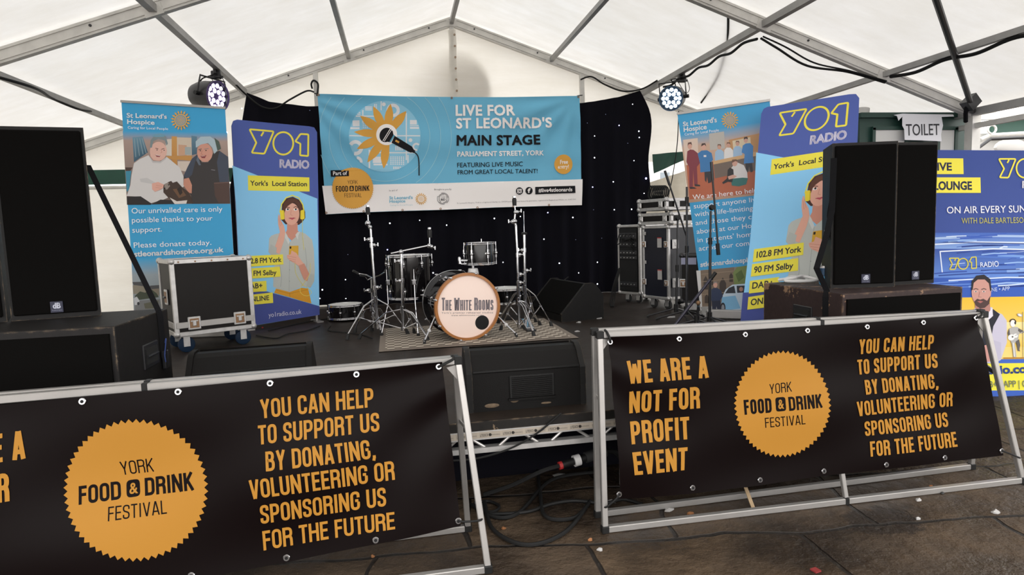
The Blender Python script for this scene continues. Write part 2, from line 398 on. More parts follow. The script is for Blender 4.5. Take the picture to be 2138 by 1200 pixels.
# condensed capitals drawn with an even stroke: name -> (width, [paths]); l/r are the stroke centre lines, b/t likewise
def caps(ch, w, s):
    h = s/2; l, r, b, t = h, w-h, h, 1-h; c = w/2; q = min(.2, w*.45); V = []
    if ch == 'A': k = s*.45; V = [[(h*.95, 0), (c-k*.25, 1)], [(w-h*.95, 0), (c+k*.25, 1)], [(l+.06*w, .27), (r-.06*w, .27)]]
    elif ch == 'B': V = [[(l, 0), (l, 1)], [(l, t), (r-.03, t, q), (r-.03, .53, q), (l, .53)], [(l, .53), (r, .53, q), (r, b, q), (l, b)]]
    elif ch == 'C': V = [[(r, .66), (r, t, q), (l, t, q), (l, b, q), (r, b, q), (r, .34)]]
    elif ch == 'D': V = [[(l, 0), (l, 1)], [(l, t), (r, t, q), (r, b, q), (l, b)]]
    elif ch == 'E': V = [[(l, 0), (l, 1)], [(l, t), (w, t)], [(l, .52), (w*.92, .52)], [(l, b), (w, b)]]
    elif ch == 'F': V = [[(l, 0), (l, 1)], [(l, t), (w, t)], [(l, .52), (w*.92, .52)]]
    elif ch == 'G': V = [[(r, .66), (r, t, q), (l, t, q), (l, b, q), (r, b, q), (r, .5-h)], [(r, .5), (c, .5)]]
    elif ch == 'H': V = [[(l, 0), (l, 1)], [(r, 0), (r, 1)], [(l, .52), (r, .52)]]
    elif ch == 'I': V = [[(c, 0), (c, 1)]]
    elif ch == 'K': V = [[(l, 0), (l, 1)], [(l, .38), (r, 1)], [(l+(r-l)*.35, .56), (r+.01, 0)]]
    elif ch == 'L': V = [[(l, 0), (l, 1)], [(l, b), (w, b)]]
    elif ch == 'M': V = [[(l, 0), (l, 1)], [(r, 0), (r, 1)], [(l, 1), (c, .1)], [(c, .1), (r, 1)]]
    elif ch == 'N': V = [[(l, 0), (l, 1)], [(r, 0), (r, 1)], [(l, 1), (r, 0)]]
    elif ch == 'O': V = [[(l, t, q), (r, t, q), (r, b, q), (l, b, q), 'c']]
    elif ch == 'P': V = [[(l, 0), (l, 1)], [(l, t), (r, t, q), (r, .45, q), (l, .45)]]
    elif ch == 'R': V = [[(l, 0), (l, 1)], [(l, t), (r, t, q), (r, .50, q), (l, .50)], [(r-.1*w, .50), (r, .36, .1), (r, 0)]]
    elif ch == 'S': V = [[(r, .68), (r, t, q), (l, t, q), (l, .58, q*.7), (r, .43, q*.7), (r, b, q), (l, b, q), (l, .31)]]
    elif ch == 'T': V = [[(c, 0), (c, 1)], [(0, t), (w, t)]]
    elif ch == 'U': V = [[(l, 1), (l, b, q), (r, b, q), (r, 1)]]
    elif ch == 'V': V = [[(h*.95, 1), (c-s*.1, 0)], [(w-h*.95, 1), (c+s*.1, 0)]]
    elif ch == 'W': V = [[(h*.9, 1), (w*.28, 0)], [(w*.28, 0), (c, .85)], [(c, .85), (w*.72, 0)], [(w*.72, 0), (w-h*.9, 1)]]
    elif ch == 'Y': V = [[(h*.9, 1), (c, .42)], [(w-h*.9, 1), (c, .42)], [(c, .46), (c, 0)]]
    elif ch == ',': V = [[(c, s*1.05), (c, 0)], [(c, s*.4), (c-s*.35, -s*.8)]]
    elif ch == "'": V = [[(c, 1), (c, .72)]]
    return V
CW = dict(zip("ABCDEFGHIKLMNOPRSTUVWY,' ", [.43, .41, .40, .41, .34, .33, .41, .42, .15, .42, .32, .54, .44, .40, .40, .41, .38, .36, .41, .42, .60, .41, .16, .13, .17]))
class Art:
    def __init__(s, m=None, maxlen=1e9, xf=None): s.F = []; s.m = m or (lambda x, y: (x, y)); s.L = 0; s.maxlen = maxlen; s.xf = xf; s.inc = 1
    def _put(s, tri, col):
        P = [s.m(*p) for p in tri]
        if s.xf: P = [s.xf(*p) for p in P]
        st = [(P, col if isinstance(col, list) else [col]*3)]
        while st:
            p, c = st.pop()
            d = [(p[i][0]-p[(i+1) % 3][0])**2+(p[i][1]-p[(i+1) % 3][1])**2 for i in range(3)]; i = d.index(max(d))
            if d[i] > s.maxlen**2:
                j, k = (i+1) % 3, (i+2) % 3; mp = ((p[i][0]+p[j][0])/2, (p[i][1]+p[j][1])/2); mc = tuple((a+b)/2 for a, b in zip(c[i], c[j]))
                st.append(([p[i], mp, p[k]], [c[i], mc, c[k]])); st.append(([mp, p[j], p[k]], [mc, c[j], c[k]]))
            else: s.F.append((p, c, s.L))
    @staticmethod
    def col(c): return lin(c) if isinstance(c, str) else c
    def poly(s, pts, c, new=True):
        s.L += new*s.inc; pts = [tuple(p) for p in pts]; c = s.col(c)
        for t in tessellate_polygon([[Vector((x, y, 0)) for x, y in pts]]): s._put([pts[i] for i in t], c)
    def quad(s, tl, tr, br, bl, c, cb=None):
        s.L += s.inc; c = s.col(c); cb = s.col(cb) if cb else c
        s._put([tl, tr, br], [c, c, cb]); s._put([tl, br, bl], [c, cb, cb])
    def ell(s, cx, cy, rx, ry, c, n=40, rot=0, a0=0, a1=2*PI):
        s.poly([(cx+rx*math.cos(a)*math.cos(rot)-ry*math.sin(a)*math.sin(rot), cy+rx*math.cos(a)*math.sin(rot)+ry*math.sin(a)*math.cos(rot)) for a in [a0+(a1-a0)*i/n for i in range(n if abs(a1-a0-2*PI) < 1e-6 else n+1)]], c)
    def stroke(s, pts, w, c, closed=False, new=True):
        s.L += new*s.inc; c = s.col(c)
        for a, b, d, e in stroke_quads(pts, w, closed):
            s._put([tuple(a), tuple(b), tuple(d)], c); s._put([tuple(a), tuple(d), tuple(e)], c)
    def arc(s, cx, cy, rx, ry, w, c, a0=0, a1=2*PI, n=48, keep=None):
        full = abs(a1-a0-2*PI) < 1e-6; s.L += s.inc
        P = [(cx+rx*math.cos(a0+(a1-a0)*i/n), cy+ry*math.sin(a0+(a1-a0)*i/n)) for i in range(n+1)]
        if keep:
            run = []
            for p in P+[None]:
                if p and keep(*p): run.append(p)
                else:
                    if len(run) > 1: s.stroke(run, w, c, False, False)
                    run = []
        else: s.stroke(P[:-1] if full else P, w, c, full, False)
    def star(s, cx, cy, rx, ry, n, depth, c, rot=0):
        """disc with a saw-tooth rim"""
        P = []
        for i in range(2*n):
            a = rot+PI*i/n; k = 1 if i % 2 == 0 else 1-depth; P.append((cx+rx*k*math.cos(a), cy+ry*k*math.sin(a)))
        s.poly(P, c)
    def bil(s, Q, u, v):
        (x0, y0), (x1, y1), (x2, y2), (x3, y3) = Q
        return ((x0*(1-u)+x1*u)*(1-v)+(x3*(1-u)+x2*u)*v, (y0*(1-u)+y1*u)*(1-v)+(y3*(1-u)+y2*u)*v)
    def _aspect(s, Q):
        W = (math.dist(Q[0], Q[1])+math.dist(Q[3], Q[2]))/2; H = (math.dist(Q[0], Q[3])+math.dist(Q[1], Q[2]))/2; return W/max(H, 1e-6)
    def text(s, t, tl, tr, br, bl, c, bold=0.0, res=3, track=0.0):
        """text in the built-in face; the quad runs from cap height to baseline and from first to last ink"""
        s.L += s.inc; c = s.col(c); Q = (tl, tr, br, bl); H = caph(); G = [glyph(ch, res) for ch in t]
        pen = 0; pos = []
        for g in G: pos.append(pen); pen += g[3]+track
        xs = [p+v[0] for p, g in zip(pos, G) for v in g[0]]; x0, x1 = min(xs), max(xs)
        sx = s._aspect(Q)/((x1-x0)/H)                       # squeeze that makes the line fit its box
        f = lambda X, y: s.bil(Q, X, 1-y)
        A = s._aspect(Q)
        for p, g in zip(pos, G):
            P = [((p+v[0]-x0)/(x1-x0), v[1]/H) for v in g[0]]
            for tr_ in g[1]: s._put([f(*P[i]) for i in tr_], c)
            if bold:
                for a, b in g[2]:
                    pa, pb = Vector((P[a][0]*A, P[a][1])), Vector((P[b][0]*A, P[b][1])); d = (pb-pa)
                    if d.length < 1e-6: continue
                    d = d.normalized()*bold*.5; n_ = Vector((-d.y, d.x))
                    q = [pa-d+n_, pb+d+n_, pb+d-n_, pa-d-n_]; q = [f(k.x/A, k.y) for k in q]
                    s._put([q[0], q[1], q[2]], c); s._put([q[0], q[2], q[3]], c)
    def ctext(s, t, tl, tr, br, bl, c, sw=.145, gap=.075):
        """condensed capitals filling the quad"""
        s.L += s.inc; c = s.col(c); Q = (tl, tr, br, bl); A = s._aspect(Q); g = gap
        wf = (A-g*(len(t)-1))/sum(CW[ch] for ch in t); x = 0
        for ch in t:
            w = CW[ch]*wf
            for path in caps(ch, w, sw):
                cl = path[-1] == 'c'; path = path[:-1] if cl else path
                for q in stroke_quads(rounded(path, cl), sw, cl):
                    P = [s.bil(Q, (x+p.x)/A, 1-p.y) for p in q]
                    s._put([P[0], P[1], P[2]], c); s._put([P[0], P[2], P[3]], c)
            x += w+g
def xpoly(P, n):
    """n+1 points evenly along a polyline"""
    P = [Vector(p) for p in P]; L = [0]
    for a, b in zip(P, P[1:]): L.append(L[-1]+(b-a).length)
    out = []
    for i in range(n+1):
        d = L[-1]*i/n; k = max(j for j in range(len(L)) if L[j] <= d+1e-9); k = min(k, len(P)-2)
        t = (d-L[k])/max(1e-9, L[k+1]-L[k]); out.append(P[k].lerp(P[k+1], t))
    return out
def panel_mesh(name, pan, art, base, mat, parent=None, outline=None, top=None, bottom=None, nu=60, nv=30, thick=.004, side=None):
    verts = []; faces = []; cols = []
    def add(ps, cs):
        i = len(verts); verts.extend(ps); faces.append(tuple(range(i, i+len(ps)))); cols.append(cs)
    side = lin(side) if side else None
    if outline:
        c = lin(base); o = [tuple(p) for p in outline]
        for t in tessellate_polygon([[Vector((x, y, 0)) for x, y in o]]):
            add([pan.pt(*o[i]) for i in t], [c]*3)
            add([pan.pt(*o[i])-pan.N*thick for i in t][::-1], [side or c]*3)
        n = len(o)
        for i in range(n):
            j = (i+1) % n; a, b = pan.pt(*o[i]), pan.pt(*o[j]); add([a, b, b-pan.N*thick, a-pan.N*thick], [side or c]*4)
    else:
        Tp = xpoly(top, nu); Bp = xpoly(bottom, nu); fn = base if callable(base) else (lambda u, v, q=lin(base): q)
        g = [[tuple(Tp[i].lerp(Bp[i], j/nv)) for j in range(nv+1)] for i in range(nu+1)]
        P = [[pan.pt(*q) for q in row] for row in g]
        vi = {}
        for i in range(nu+1):
            for j in range(nv+1): vi[i, j] = len(verts); verts.append(P[i][j])
        for i in range(nu):
            for j in range(nv):
                A, B, C, D = vi[i, j], vi[i+1, j], vi[i+1, j+1], vi[i, j+1]; faces += [(A, B, C), (A, C, D)]; cols += [[fn((i+.5)/nu, (j+.5)/nv)]*3]*2
        off = len(verts); bk = side or lin('#d8d6d2')
        for i in range(nu+1):
            for j in range(nv+1): verts.append(P[i][j]-pan.N*thick)
        for i in range(nu):
            for j in range(nv): A, B, C, D = (off+k for k in (vi[i, j], vi[i+1, j], vi[i+1, j+1], vi[i, j+1])); faces += [(C, B, A), (D, C, A)]; cols += [[bk]*3]*2
    if art:
        cache = {}
        for p, c, L in art.F:
            idx = []
            for q in p:
                k = (round(q[0], 3), round(q[1], 3), L)
                if k not in cache: cache[k] = len(verts); verts.append(pan.pt(q[0], q[1], pan.base+pan.eps*L))
                idx.append(cache[k])
            if len(set(idx)) == 3: faces.append(tuple(idx)); cols.append(c)
    me = bpy.data.meshes.new(name); me.from_pydata([tuple(v) for v in verts], [], faces); me.update()
    at_ = me.color_attributes.new('Col', 'FLOAT_COLOR', 'CORNER'); flat = []
    for f, c in zip(me.polygons, cols):
        # print faces look at the viewer side of the panel
        for k in range(f.loop_total): flat.extend((*c[k], 1))
    at_.data.foreach_set('color', flat); me.materials.append(M[mat])
    o = link_mesh(name, me, parent, True)
    if not outline: me.shade_smooth()
    return o
def homography(src, dst):
    """map quad src to quad dst through a projective transform"""
    import numpy as np
    A = []; b = []
    for (x, y), (X, Y) in zip(src, dst):
        A += [[x, y, 1, 0, 0, 0, -X*x, -X*y], [0, 0, 0, x, y, 1, -Y*x, -Y*y]]; b += [X, Y]
    h = np.linalg.solve(np.array(A, float), np.array(b, float))
    return lambda x, y: ((h[0]*x+h[1]*y+h[2])/(h[6]*x+h[7]*y+1), (h[3]*x+h[4]*y+h[5])/(h[6]*x+h[7]*y+1))

# ------------------------------------------------------------------ the place: ground, tent shell, tent frame
RX, YG, BAY, ZR, TT, HE = .836, 8.56, 3.0, 4.23, .3454, 5.04
def roof_z(x): return ZR-TT*abs(x-RX)
ZE = ZR-TT*HE
b = MB(); n = 40
b.box((0, 10, -.05), (60, 60, .1)); structure(b.build('floor', 'ground'))
# roof skin: two slopes, slightly slack between the frames
def roof_skin():
    bm = MB().bm; nx, ny = 44, 64; y0, y1 = YG+.35, YG-8.6; g = {}
    for i in range(nx+1):
        x = RX-HE-.12+(2*HE+.24)*i/nx
        for j in range(ny+1):
            y = y0+(y1-y0)*j/ny; k = math.sin(PI*(((YG-y) % BAY)/BAY)); s = abs(x-RX)/HE
            z = roof_z(x)+.075-.035*k*math.sin(PI*min(1, s))+.006*noise.noise(Vector((x*1.3, y*1.3, 0)))
            g[i, j] = bm.verts.new((x, y, z))
    for i in range(nx):
        for j in range(ny): bm.faces.new((g[i, j], g[i+1, j], g[i+1, j+1], g[i, j+1]))
    m = MB(); m.bm.free(); m.bm = bm; return m
structure(roof_skin().build('ceiling', 'roof', smooth=True))
# gable end: cream sheet above, green valance, lower sheet
def sheet(pts_fn, nu, nv):
    m = MB(); g = {}
    for i in range(nu+1):
        for j in range(nv+1): g[i, j] = m.bm.verts.new(pts_fn(i/nu, j/nv))
    for i in range(nu):
        for j in range(nv): m.bm.faces.new((g[i, j], g[i+1, j], g[i+1, j+1], g[i, j+1]))
    return m
def gable_pt(u, v):
    x = RX-HE+2*HE*u; zt = roof_z(x)+.072; z = zt+(2.335-zt)*v
    return (x, YG+.07+.012*noise.noise(Vector((x*1.1, z*1.7, 3)))*min(1, v*4), z)
wb = structure(sheet(gable_pt, 80, 20).build('wall_back', 'gable', smooth=True))
structure(sheet(lambda u, v: (RX-HE+7.05*u, YG+.12+.02*noise.noise(Vector((u*9, v*3, 1))), 2.15-2.15*v), 60, 14).build('wall_back_lower', 'sidewall', smooth=True))
structure(sheet(lambda u, v: (RX-HE-.04+.02*noise.noise(Vector((u*9, v*3, 7))), YG-6.2*u, ZE-ZE*v), 40, 14).build('wall_left', 'sidewall', smooth=True))
m = MB()
vl = thing('valance', 'dark green valance strip along the foot of the tent gable', 'valance', (RX-HE, YG, 2.16))
sheet(lambda u, v: (RX-HE+6.9*u, YG+.055+.01*math.sin(u*40), 2.345-.18*v), 50, 3).build('green_strip', 'green', vl, smooth=True)
MB().cyl((RX-HE, YG+.03, 2.125), (RX+1.8, YG+.03, 2.125), .022).build('hem_pole', 'tent_alu', vl)
# loose end of the valance, right of the star cloth
q = [at(1362, 322, Y=YG), at(1428, 316, Y=YG), at(1428, 334, Y=YG), at(1366, 362, Y=YG)]
lv = tag(sheet(lambda u, v: tuple((q[0].lerp(q[1], u)).lerp(q[3].lerp(q[2], u), v)+Vector((0, .02*math.sin(u*9+v*2), 0))), 16, 6).build('loose_valance', 'green', smooth=True), 'loose green flap of tent sheeting sagging beside the star cloth', 'tent flap')
q2 = [at(1349, 383, Y=YG-.1), at(1432, 356, Y=YG-.1), at(1450, 520, Y=YG-.1), at(1349, 520, Y=YG-.1)]
tag(sheet(lambda u, v: tuple((q2[0].lerp(q2[1], u)).lerp(q2[3].lerp(q2[2], u), v)+Vector((0, .03*math.sin(u*14+v*1.5), 0))), 24, 10).build('canvas_sheet', 'canvas', smooth=True), 'beige canvas sheet hanging behind the equipment cases', 'canvas sheet')
# marquee frame
mf = bpy.data.objects.new('marquee_frame', None); COL.objects.link(mf); mf.empty_display_size = .1; structure(mf); INV[mf.name] = Matrix.Identity(4)
mf['label'] = 'weathered aluminium frame of the white marquee'
def rafter(y, w=.055, h=.115):
    for sg in (-1, 1):
        a = Vector((RX, y, ZR-.02)); c = Vector((RX+sg*HE, y, ZE-.02))
        d = (c-a).normalized(); mb = MB().bar(a, c, w, h, Vector((0, 0, 1)))
        mb.bar(a+Vector((0, -.002, -h*.30)), c+Vector((0, -.002, -h*.30)), w+.012, .012); mb.bar(a+Vector((0, -.002, h*.36)), c+Vector((0, -.002, h*.36)), w+.012, .012)
        r = mb.build('rafter', 'tent_alu', mf)
        for t in (.06, .23, .42, .62, .8):
            p = a.lerp(c, t)
            MB().cyl(p+Vector((0, -w*.5-.008, .01)), p+Vector((0, -w*.5+.01, .01)), .011, seg=8).build('bolt', 'black_metal', r)
for k in range(4): rafter(YG-BAY*k)
for x, w in ((RX, .05), (RX-1.354, .05), (RX+1.354, .05), (RX-2.66, .06), (RX+2.66, .06), (RX-3.965, .05), (RX+3.965, .05), (RX-HE+.02, .07), (RX+HE-.02, .07)):
    for k in range(3):
        MB().bar((x, YG-BAY*k-.03, roof_z(x)-.03), (x, YG-BAY*(k+1)+.03, roof_z(x)-.03), w, w*1.05).build('purlin', 'purlin', mf)
for k in range(4):
    for x in (RX-2.66, RX+2.66, RX-3.965, RX+3.965, RX-1.354, RX+1.354, RX):
        y = YG-BAY*k; sl = -TT*(1 if x > RX else -1 if x < RX else 0)
        MB().bar((x-.07, y-.032, roof_z(x)-.045-sl*.07), (x+.07, y-.032, roof_z(x)-.045+sl*.07), .008, .085).build('joint_plate', 'tent_alu', mf)
for x in (RX-1.787, RX+1.787, RX): 
    MB().box((x, YG, (roof_z(x)-.05+.5)/2), (.06, .05, roof_z(x)-.55)).build('gable_post', 'tent_alu', mf)
for sg in (-1, 1):
    for k in range(3): MB().box((RX+sg*HE, YG-BAY*k, ZE/2), (.10, .09, ZE)).build('eave_leg', 'tent_alu', mf)
    MB().bar((RX+sg*HE, YG, ZE-.16), (RX+sg*HE, YG-6.5, ZE-.16), .05, .05).build('eave_rail', 'tent_alu', mf)
# laced seam up the middle of the gable
sm = sheet(lambda u, v: (RX-.052+.10*u+.006*math.sin(v*11), YG-.035-.01*u, 4.10-1.15*v), 3, 20).build('seam_flap', 'gable', mf, smooth=True)
for i in range(8):
    MB().lathe([(.006, -.004), (.013, -.004), (.013, .004), (.006, .004)], (RX+.03, YG-.052, 4.03-.145*i), (0, 1, 0), 14, True).build('eyelet', 'rust', sm)
# braces at the right-hand eave
pa = Vector((RX+HE-.05, YG-BAY-.05, ZE-.02)); NR = Vector((TT, 0, 1)).normalized()
pb = onplane(1954, -2, Vector((RX, 0, ZR-.10)), NR); pm = onplane(1846+182, 212, Vector((RX, 0, ZR-.10)), NR)
br = tag(MB().tube([pa, pa.lerp(pb, .5), pb.lerp(pa, -.15)], .026, 10).build('brace_pole', 'black_metal'), 'dark steel brace running up from the right eave joint', 'brace pole')
MB().bar(pa.lerp(pb, .10)-Vector((.05, 0, .04)), pa.lerp(pb, .10)+Vector((.05, 0, .05)), .09, .11).build('clamp', 'black_metal', br)
MB().tube([pa.lerp(pb, .11)+Vector((-.03, 0, 0)), pa.lerp(pb, .06)+Vector((-.09, -.02, -.07)), pa.lerp(pb, .02)+Vector((-.10, -.02, -.12))], .02, 8).build('webbing_tail', 'strap', br)

# ------------------------------------------------------------------ outside, seen past the sheets
bl = thing('building', 'pale building with one window seen through the gap beside the star cloth', 'building', (9, 17, 0))
MB().box((9, 17.2, 2.6), (8, .4, 5.2)).build('facade', simple('pale_render', lin('#e9e7e2'), .8, nscale=2, namt=.05), bl)
w0 = at(1378, 384, Y=16.97); w1 = at(1396, 360, Y=16.97)
wf = MB().box(((w0.x+w1.x)/2, 16.97, (w0.z+w1.z)/2), (abs(w1.x-w0.x)+.12, .08, abs(w1.z-w0.z)+.12)).build('window_frame', simple('window_paint', lin('#c9cccf'), .5), bl)
MB().box(((w0.x+w1.x)/2, 16.92, (w0.z+w1.z)/2), (abs(w1.x-w0.x), .03, abs(w1.z-w0.z))).build('pane', simple('window_glass', lin('#7d8890'), .1), wf)
# scalloped sign hung outside on the gable: its shade shows through the sheet
sc = at(947, 192, Y=YG+.25); P = []
for i in range(120):
    a = PI*i/60*1.0; k = .56 if i % 2 == 0 else .53; P.append((k*math.cos(a), k*math.sin(a)))
mt = Matrix.Translation((sc.x-.02, YG+.30, sc.z)) @ Matrix.Rotation(math.radians(-21), 4, 'Z') @ Matrix.Rotation(math.radians(90), 4, 'Z')
tag(MB().prism(P, -.012, .012, mt).build('round_sign', simple('pale_sign_board', (.72, .70, .70), .8)), 'round saw-toothed sign outside, its shade showing through the cream gable', 'round sign')
# toilet hut with taped paper sign
hl = thing('toilet_door_screen', 'dark green framed screen with pale panes behind the right speakers', 'door screen', (5.2, 5.75, 0))
HY = 5.72; h0 = at(1797, 237, Y=HY); h1 = at(2026, 237, Y=HY); zt = h0.z
MB().box(((h0.x+h1.x)/2, HY+.06, zt/2), (h1.x-h0.x, .10, zt)).build('body', 'green_paint', hl)
for x0, x1 in ((1827, 1888), (1962, 1992)):
    a = at(x0, 272, Y=HY-.01); c = at(x1, 272, Y=HY-.01); w = c.x-a.x
    f = MB().box(((a.x+c.x)/2, HY, a.z-.6), (w, .03, 1.2)).build('pane', 'grey_pane', hl)
    for k in range(1): MB().box((a.x-.02, HY-.005, a.z-.6), (.035, .04, 1.25)).build('pane_frame', 'green_paint', f); MB().box((c.x+.02, HY-.005, a.z-.6), (.035, .04, 1.25)).build('pane_frame', 'green_paint', f); MB().box(((a.x+c.x)/2, HY-.005, a.z+.02), (w+.07, .04, .035)).build('pane_frame', 'green_paint', f)
MB().bar((h0.x-.02, HY-.01, zt-.02), (h1.x, HY-.01, zt-.02), .05, .05).build('roof_edge', 'green_paint', hl)
# rolled sheet beside the eave
ra = at(1803, 226, Y=5.9); rb = at(1776, 300, Y=5.9); 
tag(MB().tube(spline([ra, ra.lerp(rb, .4)+Vector((.03, 0, 0)), rb, rb+Vector((-.1, 0, -.9))], 6), .06, 10).build('rolled_sheet', 'rolled', smooth=True), 'white rolled-back tent side sheet at the edge of the purple and blue banner', 'rolled sheet')
# neighbouring stall beyond the tent leg
nb = thing('neighbour_stall', 'metal rails of the neighbouring stall right of the tent leg', 'market stall', tuple(at(2090, 300, Y=7.2)))
p = [at(2046, 292, Y=7.2), at(2066, 283, Y=7.2), at(2200, 275, Y=7.2)]; MB().tube(p, .03, 8).build('rail', 'tent_alu', nb)
p = [at(2038, 312, Y=7.0), at(2068, 290, Y=7.0), at(2200, 284, Y=7.0)]; MB().tube(p, .022, 8).build('lower_rail', 'black_metal', nb)
MB().bar(at(2045, 243, Y=7.4), at(2260, 238, Y=7.4), .06, .10).build('beam', 'tent_alu', nb)
ss = at(2150, 262, Y=7.5); MB().box((ss.x, 7.55, ss.z-.02), (1.2, .05, .26)).build('green_awning', 'green', nb)
MB().lathe([(.045, -.012), (.062, -.012), (.062, .012), (.045, .012)], at(2071, 270, Y=7.15), (0.2, 1, 0), 18, True).build('ring', 'tent_alu', nb)
tag(MB().ball(at(2110, 308, Y=7.3), .2, 14, (1.3, .5, .6)).build('bundled_sheet', 'rolled', smooth=True), 'bundle of white sheeting behind the stall rail', 'sheet bundle')
tag(MB().box(at(2100, 330, Y=7.7), (1.5, .05, .7)).build('stall_sheet', 'rolled'), 'pale sheet closing the stall below the rail', 'stall sheet')
pc = Panel(*three(at(1885, 240, Y=5.66), at(1967, 242, Y=5.66), at(1885, 296, Y=5.62)))
ar = Art(lambda X, Y: (1300+X/2.5513, Y/2.5513)); ar.text('TOILET', (1508, 662), (1686, 660), (1688, 718), (1510, 722), '#2b2b30', .02)
ol = [(1884, 243), (1876, 252), (1873, 242), (1866, 240), (1884, 237), (1925, 238), (1990, 239), (1992, 243), (1966, 244), (1969, 262), (1965, 280), (1966, 295), (1926, 293), (1889, 292), (1888, 270), (1884, 262)]
tag(panel_mesh('paper_sign', pc, ar, '#dcdce0', 'print_board', outline=ol, thick=.002), 'white TOILET paper taped to the green screen', 'paper sign')

# ------------------------------------------------------------------ stage
DZ = .5; SX0, SX1, SY0 = -4.1, 3.24, 3.0
st = thing('stage', 'low black plywood stage on silver truss edging', 'stage', (0, SY0, 0))
MB().box(((SX0+SX1)/2, (SY0+8.5)/2, DZ-.02), (SX1-SX0, 8.5-SY0, .04)).build('deck', 'deck', st)
MB().box(((SX1+3.56)/2, (3.31+8.5)/2, DZ-.02), (3.56-SX1, 8.5-3.31, .04)).build('deck', 'deck', st)
MB().box(((3.56+4.5)/2, (4.4+8.5)/2, DZ-.02), (4.5-3.56, 4.1, .04)).build('deck', 'deck', st)
MB().box(((SX0+SX1)/2, SY0-.006, DZ-.026), (SX1-SX0, .012, .052)).build('edge_strip', 'deck_edge', st)
tr = MB().box(((SX0+SX1)/2, SY0+.01, .43), (SX1-SX0, .05, .044)).build('top_chord', 'alu_case', st)
bc = MB().box(((SX0+SX1)/2, SY0+.01, .352), (SX1-SX0, .045, .026)).build('bottom_chord', 'alu_case', st)
x = SX0+.05
while x < SX1-.3:
    MB().cyl((x, SY0+.01, .41), (x+.072, SY0+.01, .36), .0075, seg=8).build('truss_web', 'alu', st)
    MB().cyl((x+.142, SY0+.01, .36), (x+.205, SY0+.01, .41), .0075, seg=8).build('truss_web', 'alu', st); x += .272
for x in (-4, -2.6, -1.4, -.05, 1.17, 2.4, 3.18):
    for y in (3.15, 4.3, 5.5, 6.7, 8.3):
        if y == 3.15 or x in (-.05, 1.17, 2.4): MB().cyl((x, y+.05, 0), (x, y+.05, .46), .024, seg=12).build('leg', 'alu', st)
MB().box(((SX0+SX1)/2, SY0+.5, .23), (SX1-SX0, .02, .46)).build('under_shade', 'curtain', st)  # black sheet added to stand in for the shade under the deck
pt_ = Panel((0, SY0-.0165, .43), (0, -1, 0), None, .0004, .00005)
ar = Art()
def sx(X, zz): # world position on the chord face to picture position
    d = Vector((X, SY0-.0165, zz))-EYE; k = d.dot(_f); return (1069+FPX*d.dot(_r)/k, 600-FPX*d.dot(_u)/k)
X = -.12
while X < 1.2:
    ar.quad(sx(X, .446), sx(X+.105, .446), sx(X+.105, .416), sx(X, .416), '#9d9488')
    ar.text('LiTEDECK', sx(X+.004, .437), sx(X+.045, .437), sx(X+.045, .424), sx(X+.004, .424), '#2a2622', .03, 2)
    c = sx(X+.054, .4305); ar.ell(c[0], c[1], 3.2, 3.2, '#2a2622', 14); ar.text('litestructures', sx(X+.061, .4345), sx(X+.103, .4345), sx(X+.103, .4265), sx(X+.061, .4265), '#3a342e', 0, 1); X += .116
panel_mesh('sticker_tape', pt_, ar, '#a49a8c', 'print_board', st, outline=[sx(-.13, .4465), sx(1.2, .4465), sx(1.2, .4155), sx(-.13, .4155)], thick=.0003)

# ------------------------------------------------------------------ star cloth behind the stage
cl = thing('star_cloth', 'black star cloth with tiny white lights hanging across the back', 'backdrop curtain', (.7, 8.35, DZ))
TOPX = [(515, 193), (562, 212), (640, 222), (662, 221), (760, 222), (940, 222), (1120, 220), (1217, 215), (1290, 203), (1336, 189)]
BOTX = [(440, 637), (560, 637), (700, 637), (860, 637), (1000, 637), (1200, 637), (1330, 637)]
cpn = Panel((0, 8.35, 0), (0, -1, 0))
def cloth_pt(u, v):
    a = xpoly_at(TOPX, u); c = xpoly_at(BOTX, u); k = v
    px = a.x+(c.x-a.x)*v; py = a.y+(c.y-a.y)*v
    if u > .86: px += (u-.86)/.14*(34*math.sin(min(1, v*3.4)*PI*.5)*(1-v)+14*math.sin(v*16)*.35)
    p = cpn.pt(px, py); am = .012+.028*v
    p.y += -am*math.sin(p.x*15+.8*math.sin(p.x*3))-am*.5*math.sin(p.x*34+v*1.5)-.06*max(0, v-.9)*10*.15
    p.z = max(p.z, DZ+.002) ; return p
def xpoly_at(P, u):
    P = [Vector(q) for q in P]; L = [0]
    for a, b_ in zip(P, P[1:]): L.append(L[-1]+(b_-a).length)
    d = L[-1]*u; k = 0
    while k < len(P)-2 and L[k+1] < d: k += 1
    return P[k].lerp(P[k+1], (d-L[k])/(L[k+1]-L[k]))
sheet(lambda u, v: tuple(cloth_pt(u, v)), 220, 36).build('cloth', 'curtain', cl, smooth=True)
stars = [(570, 228), (507, 228), (476, 278), (1318, 219), (1290, 263), (1331, 275), (1239, 285), (1332, 288), (1239, 330), (1321, 336), (1278, 380), (1346, 373), (1342, 404), (1235, 391), (1316, 437), (1331, 437), (1280, 438), (814, 466), (876, 460), (932, 470), (1031, 456), (1085, 452), (1142, 444), (1194, 454), (1049, 547), (1134, 499), (1166, 549), (1206, 569), (1245, 547), (1245, 592), (722, 583), (809, 521), (904, 569), (829, 641), (723, 630), (674, 604), (669, 662), (722, 640), (727, 531), (1200, 500), (1254, 497), (1237, 438), (648, 232), (1308, 300), (1262, 240), (1224, 258)]
